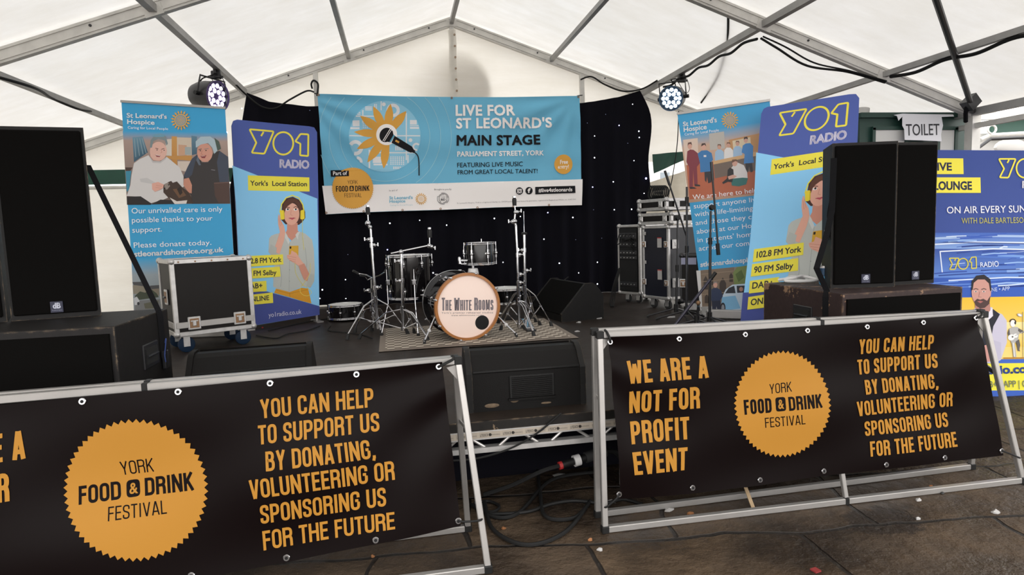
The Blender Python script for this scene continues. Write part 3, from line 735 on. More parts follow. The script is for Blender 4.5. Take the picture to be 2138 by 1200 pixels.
for i, (x, y) in enumerate(stars):
    p = cpn.pt(x, min(y, 622)); dim = (x, y) in ((727, 531), (1200, 500), (1254, 497), (1237, 438), (648, 232), (1308, 300), (1262, 240), (1224, 258)); big = (x, y) == (1346, 373)
    MB().ball((p.x, p.y-.05, p.z), .013 if big else (.005 if dim else .0062+.0025*((i*7) % 3)/2), 8).build('star_light', 'led_star_dim' if dim else 'led_star_blue' if big or i % 9 == 4 else 'led_star', cl)

# ------------------------------------------------------------------ main blue banner
def wr_main(a, b_):
    d = math.hypot(a+1.78, b_-.72); e = math.hypot(a-1.7, b_-.72)
    s = .038*math.sin(14*math.atan2(b_-.72, a+1.78))*math.exp(-d*1.0)*min(1, d*d*4) + .038*math.sin(13*math.atan2(b_-.72, a-1.7)+.6)*math.exp(-e*1.1)*min(1, e*e*4)
    return s+.007*math.sin(b_*13+a*1.2)*(1 if b_ > -.2 else .5)+.005*math.sin(a*5.2+b_*2)
bc_ = at(940, 320, Y=8.2)
pm_ = Panel(bc_, (0, -1, 0), wr_main, .0025, .00035)
cm = lambda X, Y: (660+X/3.751, 190+Y/3.751)
BL, OR, WH, BK = '#71b7d7', '#e2a84e', '#f8f3f1', '#1c1b1f'
a = Art(cm, 6)
a.poly([(47, 742), (400, 733), (800, 725), (1300, 712), (1700, 702), (2086, 690), (2081, 893), (1800, 899), (1400, 911), (975, 930), (600, 940), (300, 952), (76, 965)], WH)
inb = lambda x, y: y > 40 and x > 12+y*.05 and y < 742-(x-48)*.025 and x < 2060
a.L += 1
for r in (352, 437, 520): a.arc(538, 355, r, r, 3.2, '#a9d3de', n=90, keep=inb)
# record disc with its pattern
a.ell(538, 355, 281, 279, '#90c8e2', 64)
a.L += 1; a.inc = 0
indisc = lambda x, y: (x-538)**2+(y-355)**2 < 276**2
W2 = '#e2e3e6'
def bar_(x0, y0, x1, y1):
    nx, ny = max(1, round((x1-x0)/12)), max(1, round((y1-y0)/12))
    for i in range(nx):
        for j in range(ny):
            xa, xb = x0+(x1-x0)*i/nx, x0+(x1-x0)*(i+1)/nx; ya, yb_ = y0+(y1-y0)*j/ny, y0+(y1-y0)*(j+1)/ny
            if indisc((xa+xb)/2, (ya+yb_)/2): a.quad((xa, ya), (xb, ya), (xb, yb_), (xa, yb_), W2)
for x0, y0, x1, y1 in ((262, 347, 814, 356), (702, 170, 711, 540), (412, 460, 424, 605), (425, 478, 790, 487), (362, 150, 371, 250), (300, 194, 480, 203), (455, 100, 464, 200), (470, 100, 476, 190), (384, 120, 438, 128), (384, 132, 438, 140), (384, 144, 438, 152), (310, 168, 348, 176), (300, 180, 348, 188), (505, 80, 513, 150), (735, 226, 788, 262), (735, 268, 803, 275), (735, 282, 806, 296), (285, 230, 340, 275), (268, 282, 340, 298), (445, 515, 510, 565), (450, 570, 560, 583), (620, 430, 628, 465), (633, 430, 641, 465), (646, 430, 654, 465), (659, 430, 667, 465), (672, 430, 680, 465), (715, 500, 724, 575), (640, 200, 690, 208)): bar_(x0, y0, x1, y1)
for cx, cy, r in ((603, 150, 40), (310, 445, 45), (320, 556, 34), (785, 438, 24)):
    a.L += 1; a.arc(cx, cy, r, r, r*.62, W2, keep=indisc)
for cx, cy in ((530, 103), (739, 386)): a.ell(cx, cy, 15, 15, W2, 16)
for i in range(7):
    for j in range(5): a.ell(586+i*16.5, 517+j*14, 5.4, 5.4, W2, 10)
for i in range(3):
    for j in range(3): a.ell(370+i*15, 258+j*14, 4.5, 4.5, W2, 8)
for i in range(6): bar_(604+i*13, 592, 612+i*13, 612)
# sunflower petals and microphone
a.L += 1
for tx, ty, w in ((583, 100, 66), (707, 155, 70), (447, 118, 64), (345, 197, 66), (298, 320, 62), (320, 455, 66), (402, 560, 66), (530, 608, 66)):
    c0 = Vector((553, 342)); tp = Vector((tx, ty)); d = tp-c0; n_ = Vector((-d.y, d.x)).normalized(); L = []
    for t, k in ((.18, .42), (.40, .46), (.58, .5), (.72, .44), (.85, .27), (.94, .12)): L.append((t, k))
    a.poly([tuple(c0+d*t+n_*k*w) for t, k in L]+[tuple(tp)]+[tuple(c0+d*t-n_*k*w) for t, k in L[::-1]], '#d9a24c')
a.inc = 1; a.ell(553, 342, 82, 82, WH, 40)
a.ell(548, 345, 50, 58, BK, 36, .5); a.poly([(512, 388), (540, 395), (583, 402), (608, 352), (600, 315), (570, 292), (525, 300)], BK)
a.stroke([(523, 390), (584, 292)], 5, WH); a.stroke([(534, 394), (594, 300)], 4, WH); a.stroke([(580, 400), (612, 346)], 11, '#5aa5c4')
a.poly([(590, 405), (615, 352), (752, 436), (764, 458), (760, 476), (742, 482), (722, 474)], BK); a.poly([(755, 452), (778, 468), (768, 486), (748, 478)], BK)
a.stroke(rounded([(622, 388), (650, 404)]), 15, '#d9a24c'); a.stroke(rounded([(765, 474), (800, 505, 40), (806, 560, 30), (806, 662)], n=6), 9, '#26262b')
# words
a.inc = 0; a.L += 1
a.text('LIVE FOR', (1095, 113), (1551, 110), (1553, 190), (1096, 192), WH, .09, 3, .03); a.text("ST LEONARD'S", (1099, 216), (1838, 211), (1840, 286), (1100, 292), WH, .09, 3, .03)
a.text('MAIN STAGE', (1103, 351), (1748, 346), (1750, 417), (1102, 427), BK, .10, 3, .03); a.text('PARLIAMENT STREET, YORK', (1105, 476), (1780, 467), (1781, 502), (1106, 513), WH, .08, 3, .02)
a.text('FEATURING LIVE MUSIC', (1105, 563), (1617, 553), (1617, 588), (1106, 598), BK, .02); a.text('FROM GREAT LOCAL TALENT!', (1108, 620), (1735, 609), (1735, 641), (1109, 653), BK, .02)
a.ell(1935, 575, 73, 76, OR, 40); a.L += 1; a.text('Free', (1907, 542), (1969, 539), (1969, 569), (1908, 573), WH, .05); a.text('entry!', (1890, 581), (1977, 576), (1978, 604), (1891, 609), WH, .05)
a.star(287, 760, 164, 164, 62, .045, OR); a.L += 1
a.quad((115, 622), (257, 619), (258, 667), (117, 672), BK); a.L += 1; a.text('Part of', (134, 631), (242, 629), (243, 657), (135, 660), WH, .04)
a.ctext('YORK', (246, 700), (325, 698), (327, 727), (248, 729), BK, .09, .12); a.ctext('FOOD', (155, 745), (250, 743), (252, 787), (157, 789), BK, .16, .10)
a.poly(rounded([(262, 743, 8), (295, 742, 8), (296, 782, 8), (263, 784, 8)], True), BK); a.L += 1; a.text('&', (269, 750), (289, 749), (290, 775), (270, 777), OR, .06)
a.ctext('DRINK', (305, 742), (417, 739), (418, 781), (307, 785), BK, .16, .10); a.ctext('FESTIVAL', (222, 801), (356, 799), (357, 831), (224, 833), BK, .09, .12)
a.text('In aid of', (573, 773), (637, 771), (637, 783), (573, 786), '#77757a', 0, 1)
SB = '#79bcd6'
a.text("St Leonard's", (574, 825), (755, 821), (756, 844), (574, 848), SB, .07, 2); a.text('Hospice', (575, 853), (697, 850), (698, 871), (575, 875), SB, .07, 2); a.text('Caring for Local People', (577, 889), (757, 885), (757, 896), (577, 900), '#b8d3dc', 0, 1)
def sunflower(a, cx, cy, r, pc, dc):
    for i in range(17):
        t = 2*PI*i/17; d = Vector((math.cos(t), math.sin(t))); n_ = Vector((-d.y, d.x)); c = Vector((cx, cy))
        a.poly([tuple(c+d*r*.6), tuple(c+d*r*.78+n_*r*.095), tuple(c+d*r), tuple(c+d*r*.78-n_*r*.095)], pc, i == 0)
    a.ell(cx, cy, r*.63, r*.63, pc, 30); a.ell(cx, cy, r*.54, r*.54, dc, 30)
    a.L += a.inc; iv, a.inc = a.inc, 0
    for rr, k in ((.38, 16), (.24, 10), (.1, 5)):
        for i in range(k): a.ell(cx+rr*r*math.cos(2*PI*i/k), cy+rr*r*math.sin(2*PI*i/k), r*.05, r*.05, pc, 8)
    a.inc = iv
a.inc = 1; sunflower(a, 822, 845, 48, '#e0ab55', '#efe9e4'); a.inc = 0
a.text('Brought to you by', (926, 764), (1060, 761), (1060, 774), (926, 777), '#77757a', 0, 1)
for r, a0, a1 in ((45, -1.9, .9), (45, 1.3, 3.6), (38, -2.8, -.2), (38, .4, 2.4), (31, -.6, 1.6), (31, 2.1, 5)): a.arc(994, 842, r, r, 3, BK, a0, a1, 24)
a.text('YORK', (979, 827), (1011, 826), (1011, 834), (979, 835), '#58565a', .03, 1); a.text('BID', (978, 842), (1012, 841), (1012, 857), (978, 858), '#4a484c', .08, 2)
a.ell(1592, 783, 28, 29, BK, 26); a.L += 1; a.stroke(rounded([(1577, 769, 5), (1607, 768, 5), (1607, 797, 5), (1577, 798, 5)], True), 5, WH, True); a.arc(1592, 784, 8, 8, 4, WH, n=18); a.ell(1601, 774, 3, 3, WH, 8)
a.L -= 1; a.ell(1667, 780, 28, 29, BK, 26); a.L += 1; a.text('f', (1658, 764), (1677, 763), (1677, 794), (1658, 796), WH, .14)
a.quad((1715, 751), (2027, 742), (2029, 798), (1716, 809), BK); a.L += 1; a.text('#live4stleonards', (1740, 764), (2003, 756), (2004, 784), (1741, 793), WH, .05)
a.text("St. Leonard's Hospice, York is a registered charity, no. 509294 and a company limited by guarantee, registered in England and Wales, no. 01451533", (1103, 873), (2032, 843), (2032, 852), (1103, 883), '#7c787a', 0, 1)
bt = [cm(*p) for p in ((10, 22), (300, 33), (700, 42), (1060, 47), (1500, 45), (1800, 41), (2065, 36))]
bb = [cm(*p) for p in ((78, 966), (300, 953), (600, 942), (975, 931), (1400, 912), (1800, 900), (2080, 892))]
mbn = panel_mesh('stage_banner', pm_, a, BL, 'print_vinyl', top=bt, bottom=bb, nu=110, nv=48, thick=.002)
tag(mbn, 'wide blue and white MAIN STAGE vinyl banner in front of the star cloth', 'banner')
for X, Y in ((80, 953), (373, 942), (677, 932), (975, 922), (1263, 912), (1545, 902), (1823, 892), (20, 32), (2055, 46), (1062, 55)):
    p = pm_.pt(*cm(X, Y), .006); MB().lathe([(.007, -.003), (.014, -.003), (.014, .004), (.007, .004)], p, (0, -1, 0), 14, True).build('eyelet', 'rust', mbn)
for i, (q, s) in enumerate((((664, 196), -1), ((1212, 199), 1))):
    p = pm_.pt(*q, .004); MB().tube(spline([p, p+Vector((s*.05, .08, .02)), p+Vector((s*.035, .3, .05)), p+Vector((s*.01, .34, -.02))], 4), .007, 6).build('tie_cord', 'cable', mbn)

# ------------------------------------------------------------------ roll-up banners
SBL, SW = '#38a1d5', '#f2f4f6'
def hdr(a, T, ps=1):
    pass
# left hospice roll-up
p0, n0 = three(at(255, 240, Y=6.62), at(470, 240, Y=6.42), at(279, 640, Y=6.56))
pl = Panel(p0, n0, None, .0012, .00008); pl.zmin = DZ+.05
m4 = lambda X, Y: (240+X/4.616, 200+Y/4.616); m5 = lambda X, Y: (240+X/3.75, 420+Y/3.75)
a = Art(m4)
# photograph of two seated people and a dog
a.quad((76, 340), (1082, 352), (1086, 440), (82, 430), SBL, '#a89289'); a.quad((82, 430), (1086, 440), (1112, 1040), (117, 1042), '#a89289', '#6a5a54')
a.quad((170, 400), (268, 392), (318, 545), (184, 640), '#6b93a8', '#38586c')
for x in (188, 214, 240, 262): a.stroke([(x, 410), (x+14+(x-188)*.35, 590-(x-188)*.5)], 6, '#8ea3ab')
a.quad((490, 420), (548, 415), (548, 578), (490, 575), '#cfc6bc'); a.quad((598, 400), (742, 405), (742, 572), (598, 576), '#cbbba9'); a.quad((612, 470), (692, 476), (692, 574), (612, 574), '#c49b80'); a.quad((676, 492), (736, 494), (736, 568), (676, 568), '#9fa8a8')
a.quad((548, 390), (598, 392), (602, 720), (548, 620), '#c59454', '#b9803f'); a.quad((496, 580), (742, 576), (742, 626), (496, 606), '#bf8b4b'); a.quad((606, 630), (740, 630), (716, 735), (606, 715), '#cdbfb4'); a.quad((738, 385), (792, 392), (792, 560), (742, 572), '#5f8296', '#3f5a6e')
a.quad((100, 690), (172, 690), (150, 724), (106, 724), '#4d3a33'); a.poly([(104, 726), (160, 722), (150, 800), (140, 900), (116, 925)], '#3c8aa6')
a.poly([(325, 572), (240, 610), (185, 650), (162, 760), (150, 860), (114, 965), (240, 972), (350, 1034), (470, 1000), (560, 960), (668, 870), (668, 790), (625, 690), (540, 620), (500, 588), (440, 632), (370, 628)], '#d2cfcf')
a.poly([(362, 850), (250, 830), (240, 800), (310, 790), (390, 835)], '#c3c1c2'); a.poly([(325, 572), (370, 628), (440, 632), (500, 588), (490, 612), (440, 650), (365, 645)], '#bdbabb')
a.poly([(340, 580), (360, 530), (470, 560), (480, 600), (430, 628), (372, 622)], '#d3a291'); a.ell(420, 535, 82, 92, '#dcb0a2', 36, .12)
a.poly([(338, 500), (345, 430), (380, 385), (440, 368), (492, 392), (512, 460), (500, 480), (480, 430), (420, 412), (370, 440), (358, 500)], '#7d8a8e')
a.poly([(362, 392), (380, 372), (440, 362), (490, 380), (470, 396), (400, 398)], '#6f9db4')
a.stroke([(392, 505), (420, 512)], 7, '#7a5a50'); a.stroke([(450, 515), (478, 508)], 7, '#7a5a50'); a.poly([(388, 566), (440, 574), (434, 590), (404, 588)], '#8c3f44'); a.stroke([(394, 569), (436, 577)], 5, '#e9e1dc'); a.stroke([(445, 515), (455, 545), (440, 552)], 5, '#c78f80'); a.ell(476, 525, 6, 5, '#4b3b36', 10); a.ell(408, 522, 6, 5, '#4b3b36', 10)
a.poly([(116, 972), (250, 968), (352, 1036), (350, 1050), (118, 1050)], '#231f22'); a.poly([(352, 1046), (440, 1000), (550, 1005), (580, 1042)], '#231f22')
a.poly([(800, 560), (742, 608), (700, 690), (664, 770), (662, 850), (735, 960), (742, 1040), (1112, 1034), (1094, 590), (1010, 530), (955, 545), (900, 640), (840, 640)], '#332f30')
a.poly([(800, 560), (742, 608), (700, 690), (664, 770), (700, 800), (745, 760), (775, 640)], '#3b4354'); a.poly([(1010, 530), (1094, 590), (1098, 830), (1010, 830), (985, 640)], '#3d4556'); a.poly([(800, 575), (830, 668), (812, 670), (785, 620)], '#5b6675')
a.ell(868, 548, 74, 90, '#cc9482', 36, -.12); a.poly([(782, 500), (780, 440), (830, 395), (920, 392), (985, 440), (998, 520), (960, 560), (940, 500), (900, 455), (830, 470), (800, 490)], '#a9bcc6'); a.poly([(960, 405), (1005, 440), (1024, 510), (990, 530)], '#47564d')
a.stroke([(808, 520), (838, 512)], 8, '#6d564e'); a.stroke([(862, 515), (905, 508)], 7, '#8e8580'); a.ell(826, 530, 7, 5, '#3c2e2b', 10); a.ell(880, 528, 7, 5, '#3c2e2b', 10); a.poly([(825, 580), (885, 572), (868, 602), (840, 600)], '#8a3f42'); a.stroke([(836, 583), (872, 579)], 3, '#d8c9c2'); a.stroke([(845, 528), (832, 562), (850, 566)], 6, '#b77d6c')
a.poly([(668, 800), (715, 790), (745, 860), (742, 940), (715, 935), (690, 900), (662, 860)], '#c28873'); a.stroke([(930, 712), (968, 718)], 5, '#8c8c90')
a.poly([(955, 840), (1106, 830), (1110, 1034), (1000, 1030), (965, 960)], '#4c3731'); a.stroke([(958, 842), (1104, 834)], 9, '#6b524a')
a.poly([(470, 860), (520, 830), (545, 820), (560, 838), (600, 825), (650, 880), (715, 930), (760, 1034), (600, 1040), (520, 985), (470, 930)], '#3f2e26'); a.poly([(480, 850), (515, 835), (535, 870), (505, 905), (478, 895)], '#8f857e'); a.poly([(530, 980), (600, 1016), (700, 1006), (690, 1040), (580, 1044)], '#d8d1cc'); a.poly([(560, 900), (640, 890), (690, 960), (620, 985)], '#6a4c36'); a.ell(520, 858, 7, 6, '#15100e', 10); a.ell(482, 892, 9, 8, '#15100e', 10); a.poly([(600, 900), (640, 870), (655, 935), (630, 960)], '#2a1f1b')
a.poly([(360, 845), (420, 830), (475, 855), (468, 885), (440, 905), (390, 925), (362, 900)], '#dba798'); a.stroke([(400, 862), (455, 872)], 4, '#c58d7e'); a.stroke([(395, 882), (445, 892)], 4, '#c58d7e')
a.text("St Leonard's", (118, 167), (502, 181), (503, 221), (119, 210), SW, .08); a.text('Hospice', (123, 228), (383, 239), (384, 279), (124, 270), SW, .08); a.text('Caring for Local People', (127, 293), (515, 307), (516, 330), (128, 318), SW, 0, 2)
sunflower(a, 637, 237, 98, '#e3a848', '#7c9aa8')
a.m = m5
a.text('Our unrivalled care is only', (133, 54), (843, 41), (845, 80), (135, 96), SW, 0); a.text('possible thanks to your', (135, 127), (766, 113), (767, 150), (137, 168), SW, 0); a.text('support.', (138, 205), (371, 198), (372, 236), (140, 246), SW, 0)
a.text('Please donate today.', (149, 323), (756, 303), (758, 340), (152, 365), SW, 0); a.text('stleonardshospice.org.uk', (154, 393), (849, 360), (851, 396), (157, 433), SW, .09)
a.quad((133, 450), (930, 430), (935, 560), (138, 580), SBL, '#9aa6ae'); a.quad((138, 580), (935, 560), (945, 1020), (165, 1100), '#9aa6ae', '#7d7f80')
a.poly([(143, 660), (170, 640), (210, 634), (258, 660), (262, 725), (148, 725)], '#8e8778'); a.poly([(140, 632), (210, 630), (262, 662), (255, 668), (150, 655)], '#4c4d50'); a.quad((268, 682), (350, 672), (350, 740), (270, 740), '#83796a'); a.poly([(264, 690), (280, 660), (350, 655), (350, 682)], '#494a4d'); a.quad((204, 628), (216, 628), (216, 645), (204, 645), '#4c4d50')
a.poly([(160, 740), (200, 705), (240, 715), (290, 690), (330, 720), (348, 750), (170, 775)], '#3d4637'); a.quad((160, 780), (940, 720), (945, 1020), (170, 1100), '#77797b'); a.poly([(150, 760), (175, 745), (195, 775), (195, 808), (158, 812)], '#c8cbd0'); a.ell(187, 800, 10, 13, '#33343a', 14); a.quad((230, 800), (345, 775), (345, 835), (240, 840), '#5f5e50')
ol = [(253.5, 213), (470, 227), (487.5, 530), (494, 703), (286.5, 716), (281, 640), (266.7, 427)]
ru = thing('roll_up_banner', 'blue hospice roll-up banner with two people and a dog beside the flight case', 'roll-up banner', tuple(onplane(390, 712, p0, n0)-Vector((0, 0, .02))))
panel_mesh('printed_sheet', pl, a, SBL, 'print_board', ru, outline=ol, thick=.003, side='#c9c9c9')
MB().bar(pl.pt(252.5, 211.5), pl.pt(471, 225.5), .02, .022).build('top_rail', 'alu', ru)
pb1, pb2 = pl.pt(284, 716), pl.pt(497, 703); MB().bar(Vector((pb1.x, pb1.y, DZ+.045)), Vector((pb2.x, pb2.y, DZ+.045)), .12, .09, bevel=.012).build('base_cassette', 'alu', ru)
MB().cyl(pl.pt(370, 214)-pl.N*.06, Vector((pl.pt(390, 700).x, pl.pt(390, 700).y, DZ+.06))-pl.N*.06, .008).build('support_pole', 'alu', ru)

# radio station banners: one artwork, used on two stands
def yo_logo(a, P, w, c, O):
    Y, slit, one = P
    a.stroke(rounded(Y, True, 3), w, c, True); a.stroke(slit, w, c); a.arc(O[0], O[1], O[2], O[3], w, c, n=44); a.stroke(rounded(one, True, 3), w, c, True)
YC = '#ece04c'
def yo_art(xf=None):
    a = Art(m4, xf=xf); PU, LB, DK = '#4d5ea6', '#8dcdf6', '#465296'
    a.m = lambda x, y: (x, y)
    a.poly([(485, 345.5), (662.5, 414.5), (667, 657), (600, 668), (503, 684), (497, 520), (492, 421)], LB)
    a.poly([(497, 609), (558, 608.5), (667, 639), (667.3, 657), (600, 668), (503, 683.5)], DK)
    a.m = m4
    yo_logo(a, ([(1296, 322, 16), (1530, 343, 16), (1440, 558, 14), (1318, 548, 14), (1362, 452, 6)], [(1432, 348), (1408, 388)], [(1788, 367, 12), (1864, 372, 12), (1861, 580, 10), (1784, 573, 10), (1787, 462, 4), (1738, 438, 10)]), 17, YC, (1622, 458, 96, 108))
    a.text('RADIO', (1590, 615), (1868, 626), (1868, 700), (1590, 690), '#dedaf0', .12)
    a.quad((1280, 766), (1873, 786), (1875, 922), (1284, 911), YC); a.text("York's  Local Station", (1305, 818), (1849, 829), (1850, 871), (1306, 863), '#33353f', .07)
    a.m = lambda X, Y: (560+X/4.286, 400+Y/4.286)
    SK, SK2, HR = '#e2ab97', '#d0937f', '#4b3029'
    a.poly([(120, 170), (124, 110), (160, 60), (220, 45), (275, 72), (312, 130), (330, 180), (332, 235), (304, 272), (275, 297), (155, 292), (115, 250)], HR)
    a.poly([(168, 280), (262, 278), (264, 350), (300, 378), (215, 445), (150, 380), (168, 340)], SK2)
    a.poly([(60, 380), (152, 360), (172, 395), (195, 450), (250, 400), (285, 358), (330, 375), (392, 430), (408, 520), (416, 700), (412, 790), (375, 855), (300, 850), (190, 896), (90, 872), (44, 850), (46, 740), (60, 620), (20, 562), (2, 540), (8, 420), (25, 395)], '#bcc0bb')
    a.poly([(152, 360), (172, 395), (195, 450), (180, 470), (150, 410)], '#d0d2cf'); a.poly([(285, 358), (268, 395), (266, 432), (242, 388), (262, 362)], '#d0d2cf'); a.stroke([(192, 450), (190, 600), (186, 890)], 4, '#a3a8a5')
    for y in (600, 700, 800): a.ell(190, y, 4, 4, '#8d928f', 8)
    a.stroke([(330, 500), (345, 640), (330, 760)], 6, '#a9adaa'); a.stroke([(100, 640), (120, 760), (110, 850)], 6, '#a9adaa')
    a.ell(208, 200, 70, 98, SK, 40); a.poly([(150, 240), (266, 240), (240, 285), (210, 300), (178, 286)], SK)
    a.poly([(126, 175), (140, 100), (185, 62), (245, 62), (296, 110), (304, 200), (286, 190), (268, 130), (235, 92), (200, 110), (160, 140), (146, 190)], '#5c3a2e')
    for x in (172, 243): a.ell(x, 160, 17, 11, '#e8e2e0', 18); a.ell(x+3, 157, 8, 9, '#2b1d1a', 14)
    a.stroke([(150, 146), (170, 138), (193, 145)], 6, '#4b3029'); a.stroke([(226, 142), (246, 133), (264, 143)], 6, '#4b3029'); a.stroke([(206, 165), (198, 205), (216, 214)], 5, '#cf9482')
    a.poly([(180, 236), (200, 232), (212, 235), (224, 231), (244, 235), (214, 252)], '#c45a66'); a.stroke([(182, 238), (244, 237)], 3, '#8e3a48')
    a.stroke([(103, 185), (120, 110), (160, 55), (215, 33), (272, 55), (308, 115), (320, 180)], 9, YC)
    a.poly(rounded([(103, 168, 16), (140, 163, 16), (146, 248, 16), (110, 252, 16)], True), '#ecd63c'); a.poly(rounded([(288, 166, 16), (322, 162, 16), (326, 246, 16), (286, 250, 16)], True), '#ecd63c'); a.stroke([(140, 172), (144, 240)], 7, '#cdb528'); a.stroke([(290, 172), (288, 240)], 7, '#cdb528')
    a.poly([(92, 200), (102, 215), (110, 252), (140, 305), (152, 362), (140, 440), (100, 560), (70, 545), (52, 515), (78, 440), (104, 360), (88, 290), (86, 235)], SK); a.stroke([(104, 230), (122, 300)], 4, SK2); a.stroke([(95, 240), (108, 310)], 4, SK2)
    a.poly([(20, 470), (75, 500), (70, 560), (30, 565), (2, 540)], '#b3b8b3')
    a.poly(rounded([(187, 486, 6), (270, 482, 6), (268, 575, 6), (184, 578, 6)], True), '#d6a636'); a.poly(rounded([(191, 491, 4), (206, 490, 4), (206, 510, 4), (191, 511, 4)], True), '#2a2422')
    a.poly([(165, 568), (200, 560), (208, 526), (250, 548), (268, 575), (300, 622), (322, 648), (270, 664), (235, 640), (190, 615), (170, 592)], SK)
    for x0, y0, x1, y1 in ((172, 575, 250, 590), (178, 594, 246, 612), (196, 614, 244, 630)): a.stroke([(x0, y0), (x1, y1)], 4, SK2)
    a.poly([(270, 660), (322, 642), (366, 735), (350, 802), (318, 785), (290, 720)], SK2); a.poly([(366, 735), (412, 740), (410, 800), (378, 858), (340, 850), (350, 800)], '#b3b8b3')
    a.poly([(68, 866), (190, 897), (300, 858), (356, 866), (386, 1000), (300, 978), (200, 946), (100, 918), (52, 905)], '#d89a2c'); a.stroke([(190, 900), (194, 945)], 4, '#b87f1c'); a.stroke([(70, 880), (190, 912), (352, 876)], 4, '#b87f1c')
    a.stroke([(304, 250), (306, 380), (318, 520)], 4, '#ded36a'); a.stroke(spline2([(240, 640), (246, 730), (300, 820), (350, 860), (385, 900), (350, 932), (300, 915), (284, 870), (330, 800), (370, 730), (376, 640)]), 4, '#ded36a')
    a.m = m5
    for q, t, tq in (([(1000, 430), (1314, 416), (1318, 494), (1002, 516)], '102.8 FM York', [(1022, 449), (1300, 438), (1302, 474), (1024, 489)]), ([(1000, 528), (1290, 512), (1296, 590), (1002, 610)], '90 FM Selby', [(1018, 547), (1262, 538), (1263, 574), (1020, 586)]),
                     ([(1000, 636), (1184, 622), (1187, 703), (1004, 716)], 'DAB+', [(1020, 648), (1152, 640), (1153, 677), (1022, 687)]), ([(1004, 738), (1234, 713), (1238, 795), (1008, 816)], 'ONLINE', [(1024, 752), (1204, 737), (1206, 772), (1026, 790)])):
        a.quad(*q, YC); a.text(t, *tq, '#3a3b45', .07)
    a.text('yo1radio.co.uk', (1200, 872), (1458, 845), (1460, 879), (1203, 907), '#c9cadf', .02)
    return a
def spline2(P, n=6): return [(p.x, p.y) for p in spline([(x, y, 0) for x, y in P], n)]
YOL = [(484, 262), (487.5, 252, 0), (495, 249.5), (560, 256), (645, 263.5), (656, 266), (662, 276), (665, 420), (667, 657), (600, 668), (503, 684), (497, 520), (492, 421)]
def yo_stand(name, lab, pts, xf, footpx):
    P0, N0 = three(*pts); pn = Panel(P0, N0, None, .0012, .00008); pn.zmin = DZ+.025
    mp = xf or (lambda x, y: (x, y))
    ol = [mp(*p[:2]) for p in YOL]; ft = [pn.pt(*mp(*f)) for f in footpx]
    r = thing(name, lab, 'banner stand', ((ft[0].x+ft[1].x)/2, (ft[0].y+ft[1].y)/2, DZ))
    panel_mesh('printed_cover', pn, yo_art(xf), '#4d5ea6', 'print_fabric', r, outline=ol, thick=.03, side='#55609a')
    for f in ft: MB().cyl((f.x-pn.N.x*.015, f.y-pn.N.y*.015, DZ), (f.x-pn.N.x*.015, f.y-pn.N.y*.015, max(f.z, DZ)+.03), .014).build('foot', 'alu', r); MB().box((f.x-pn.N.x*.015, f.y-pn.N.y*.015, DZ+.006), (.07, .24, .012), Matrix.Rotation(math.atan2(pn.N.y, pn.N.x)+PI/2, 3, 'Z')).build('foot_plate', 'alu', r)
    return r
yo_stand('fabric_banner', 'purple and blue radio banner with headphone woman behind the flight case', (at(486, 300, Y=6.72), at(665, 300, Y=7.08), at(503, 683, Y=6.72)), None, ((520, 678), (662, 656)))
hx = homography([(484, 250), (663, 266), (667, 657), (503, 684)], [(1591, 226), (1796, 194), (1771, 668), (1545, 707)])
yo_stand('fabric_banner', 'purple and blue radio banner half hidden by the right speaker pair', (at(1592, 230, Y=5.05), at(1793, 200, Y=4.66), at(1548, 690, Y=4.95)), hx, ((520, 676), (640, 657)))

# right hospice roll-up
p0, n0 = three(at(1415, 240, Y=5.76), at(1605, 212, Y=5.27), at(1471, 669, Y=5.66)); pr_ = Panel(p0, n0, None, .0012, .00008); pr_.zmin = DZ+.05
m3 = lambda X, Y: (1300+X/2.5513, Y/2.5513); m8 = lambda X, Y: (1260+X/3.1575, 300+Y/3.1575)
a = Art(m3)
a.quad((310, 718), (790, 640), (800, 720), (318, 790), SBL, '#c7a68f'); a.quad((318, 790), (800, 720), (800, 1030), (352, 1080), '#c7a68f', '#b7927a')
a.poly([(340, 880), (480, 860), (800, 850), (800, 1022), (356, 1062)], '#b5603f'); a.quad((322, 745), (400, 735), (404, 860), (336, 880), '#d9c3b3'); a.quad((460, 712), (540, 700), (545, 790), (466, 800), '#b9b4ad'); a.quad((565, 745), (800, 695), (800, 800), (575, 820), '#c08f5c'); a.quad((585, 750), (680, 730), (685, 790), (590, 805), '#d8c7a8')
for x, y in ((515, 810), (564, 800), (612, 792)):
    c = '#9dbcd8' if x != 564 else '#e2dfdc'; a.poly([(x-22, y), (x-10, y-14), (x+10, y-14), (x+24, y), (x+26, y+52), (x-24, y+54)], c); a.ell(x, y-28, 10, 13, '#c99a86', 18); a.poly([(x-11, y-28), (x-8, y-42), (x+8, y-42), (x+11, y-28), (x+4, y-36), (x-6, y-36)], '#6b4b39')
a.poly([(482, 858), (800, 792), (800, 812), (484, 876)], '#cfa777'); a.poly([(484, 876), (800, 812), (800, 890), (560, 935), (492, 950)], '#6f5f55')
a.poly([(345, 806), (360, 796), (378, 798), (400, 815), (412, 868), (396, 888), (400, 985), (382, 990), (376, 905), (374, 1000), (356, 1000), (354, 890), (340, 862)], '#7c2c3a'); a.ell(358, 778, 12, 16, '#cf9e8c', 18); a.poly([(346, 778), (348, 760), (366, 756), (370, 774), (362, 766), (352, 768)], '#5a3a30'); a.poly([(384, 980), (412, 984), (414, 992), (386, 992)], '#241f20'); a.poly([(356, 996), (380, 996), (396, 1004), (360, 1006)], '#241f20')
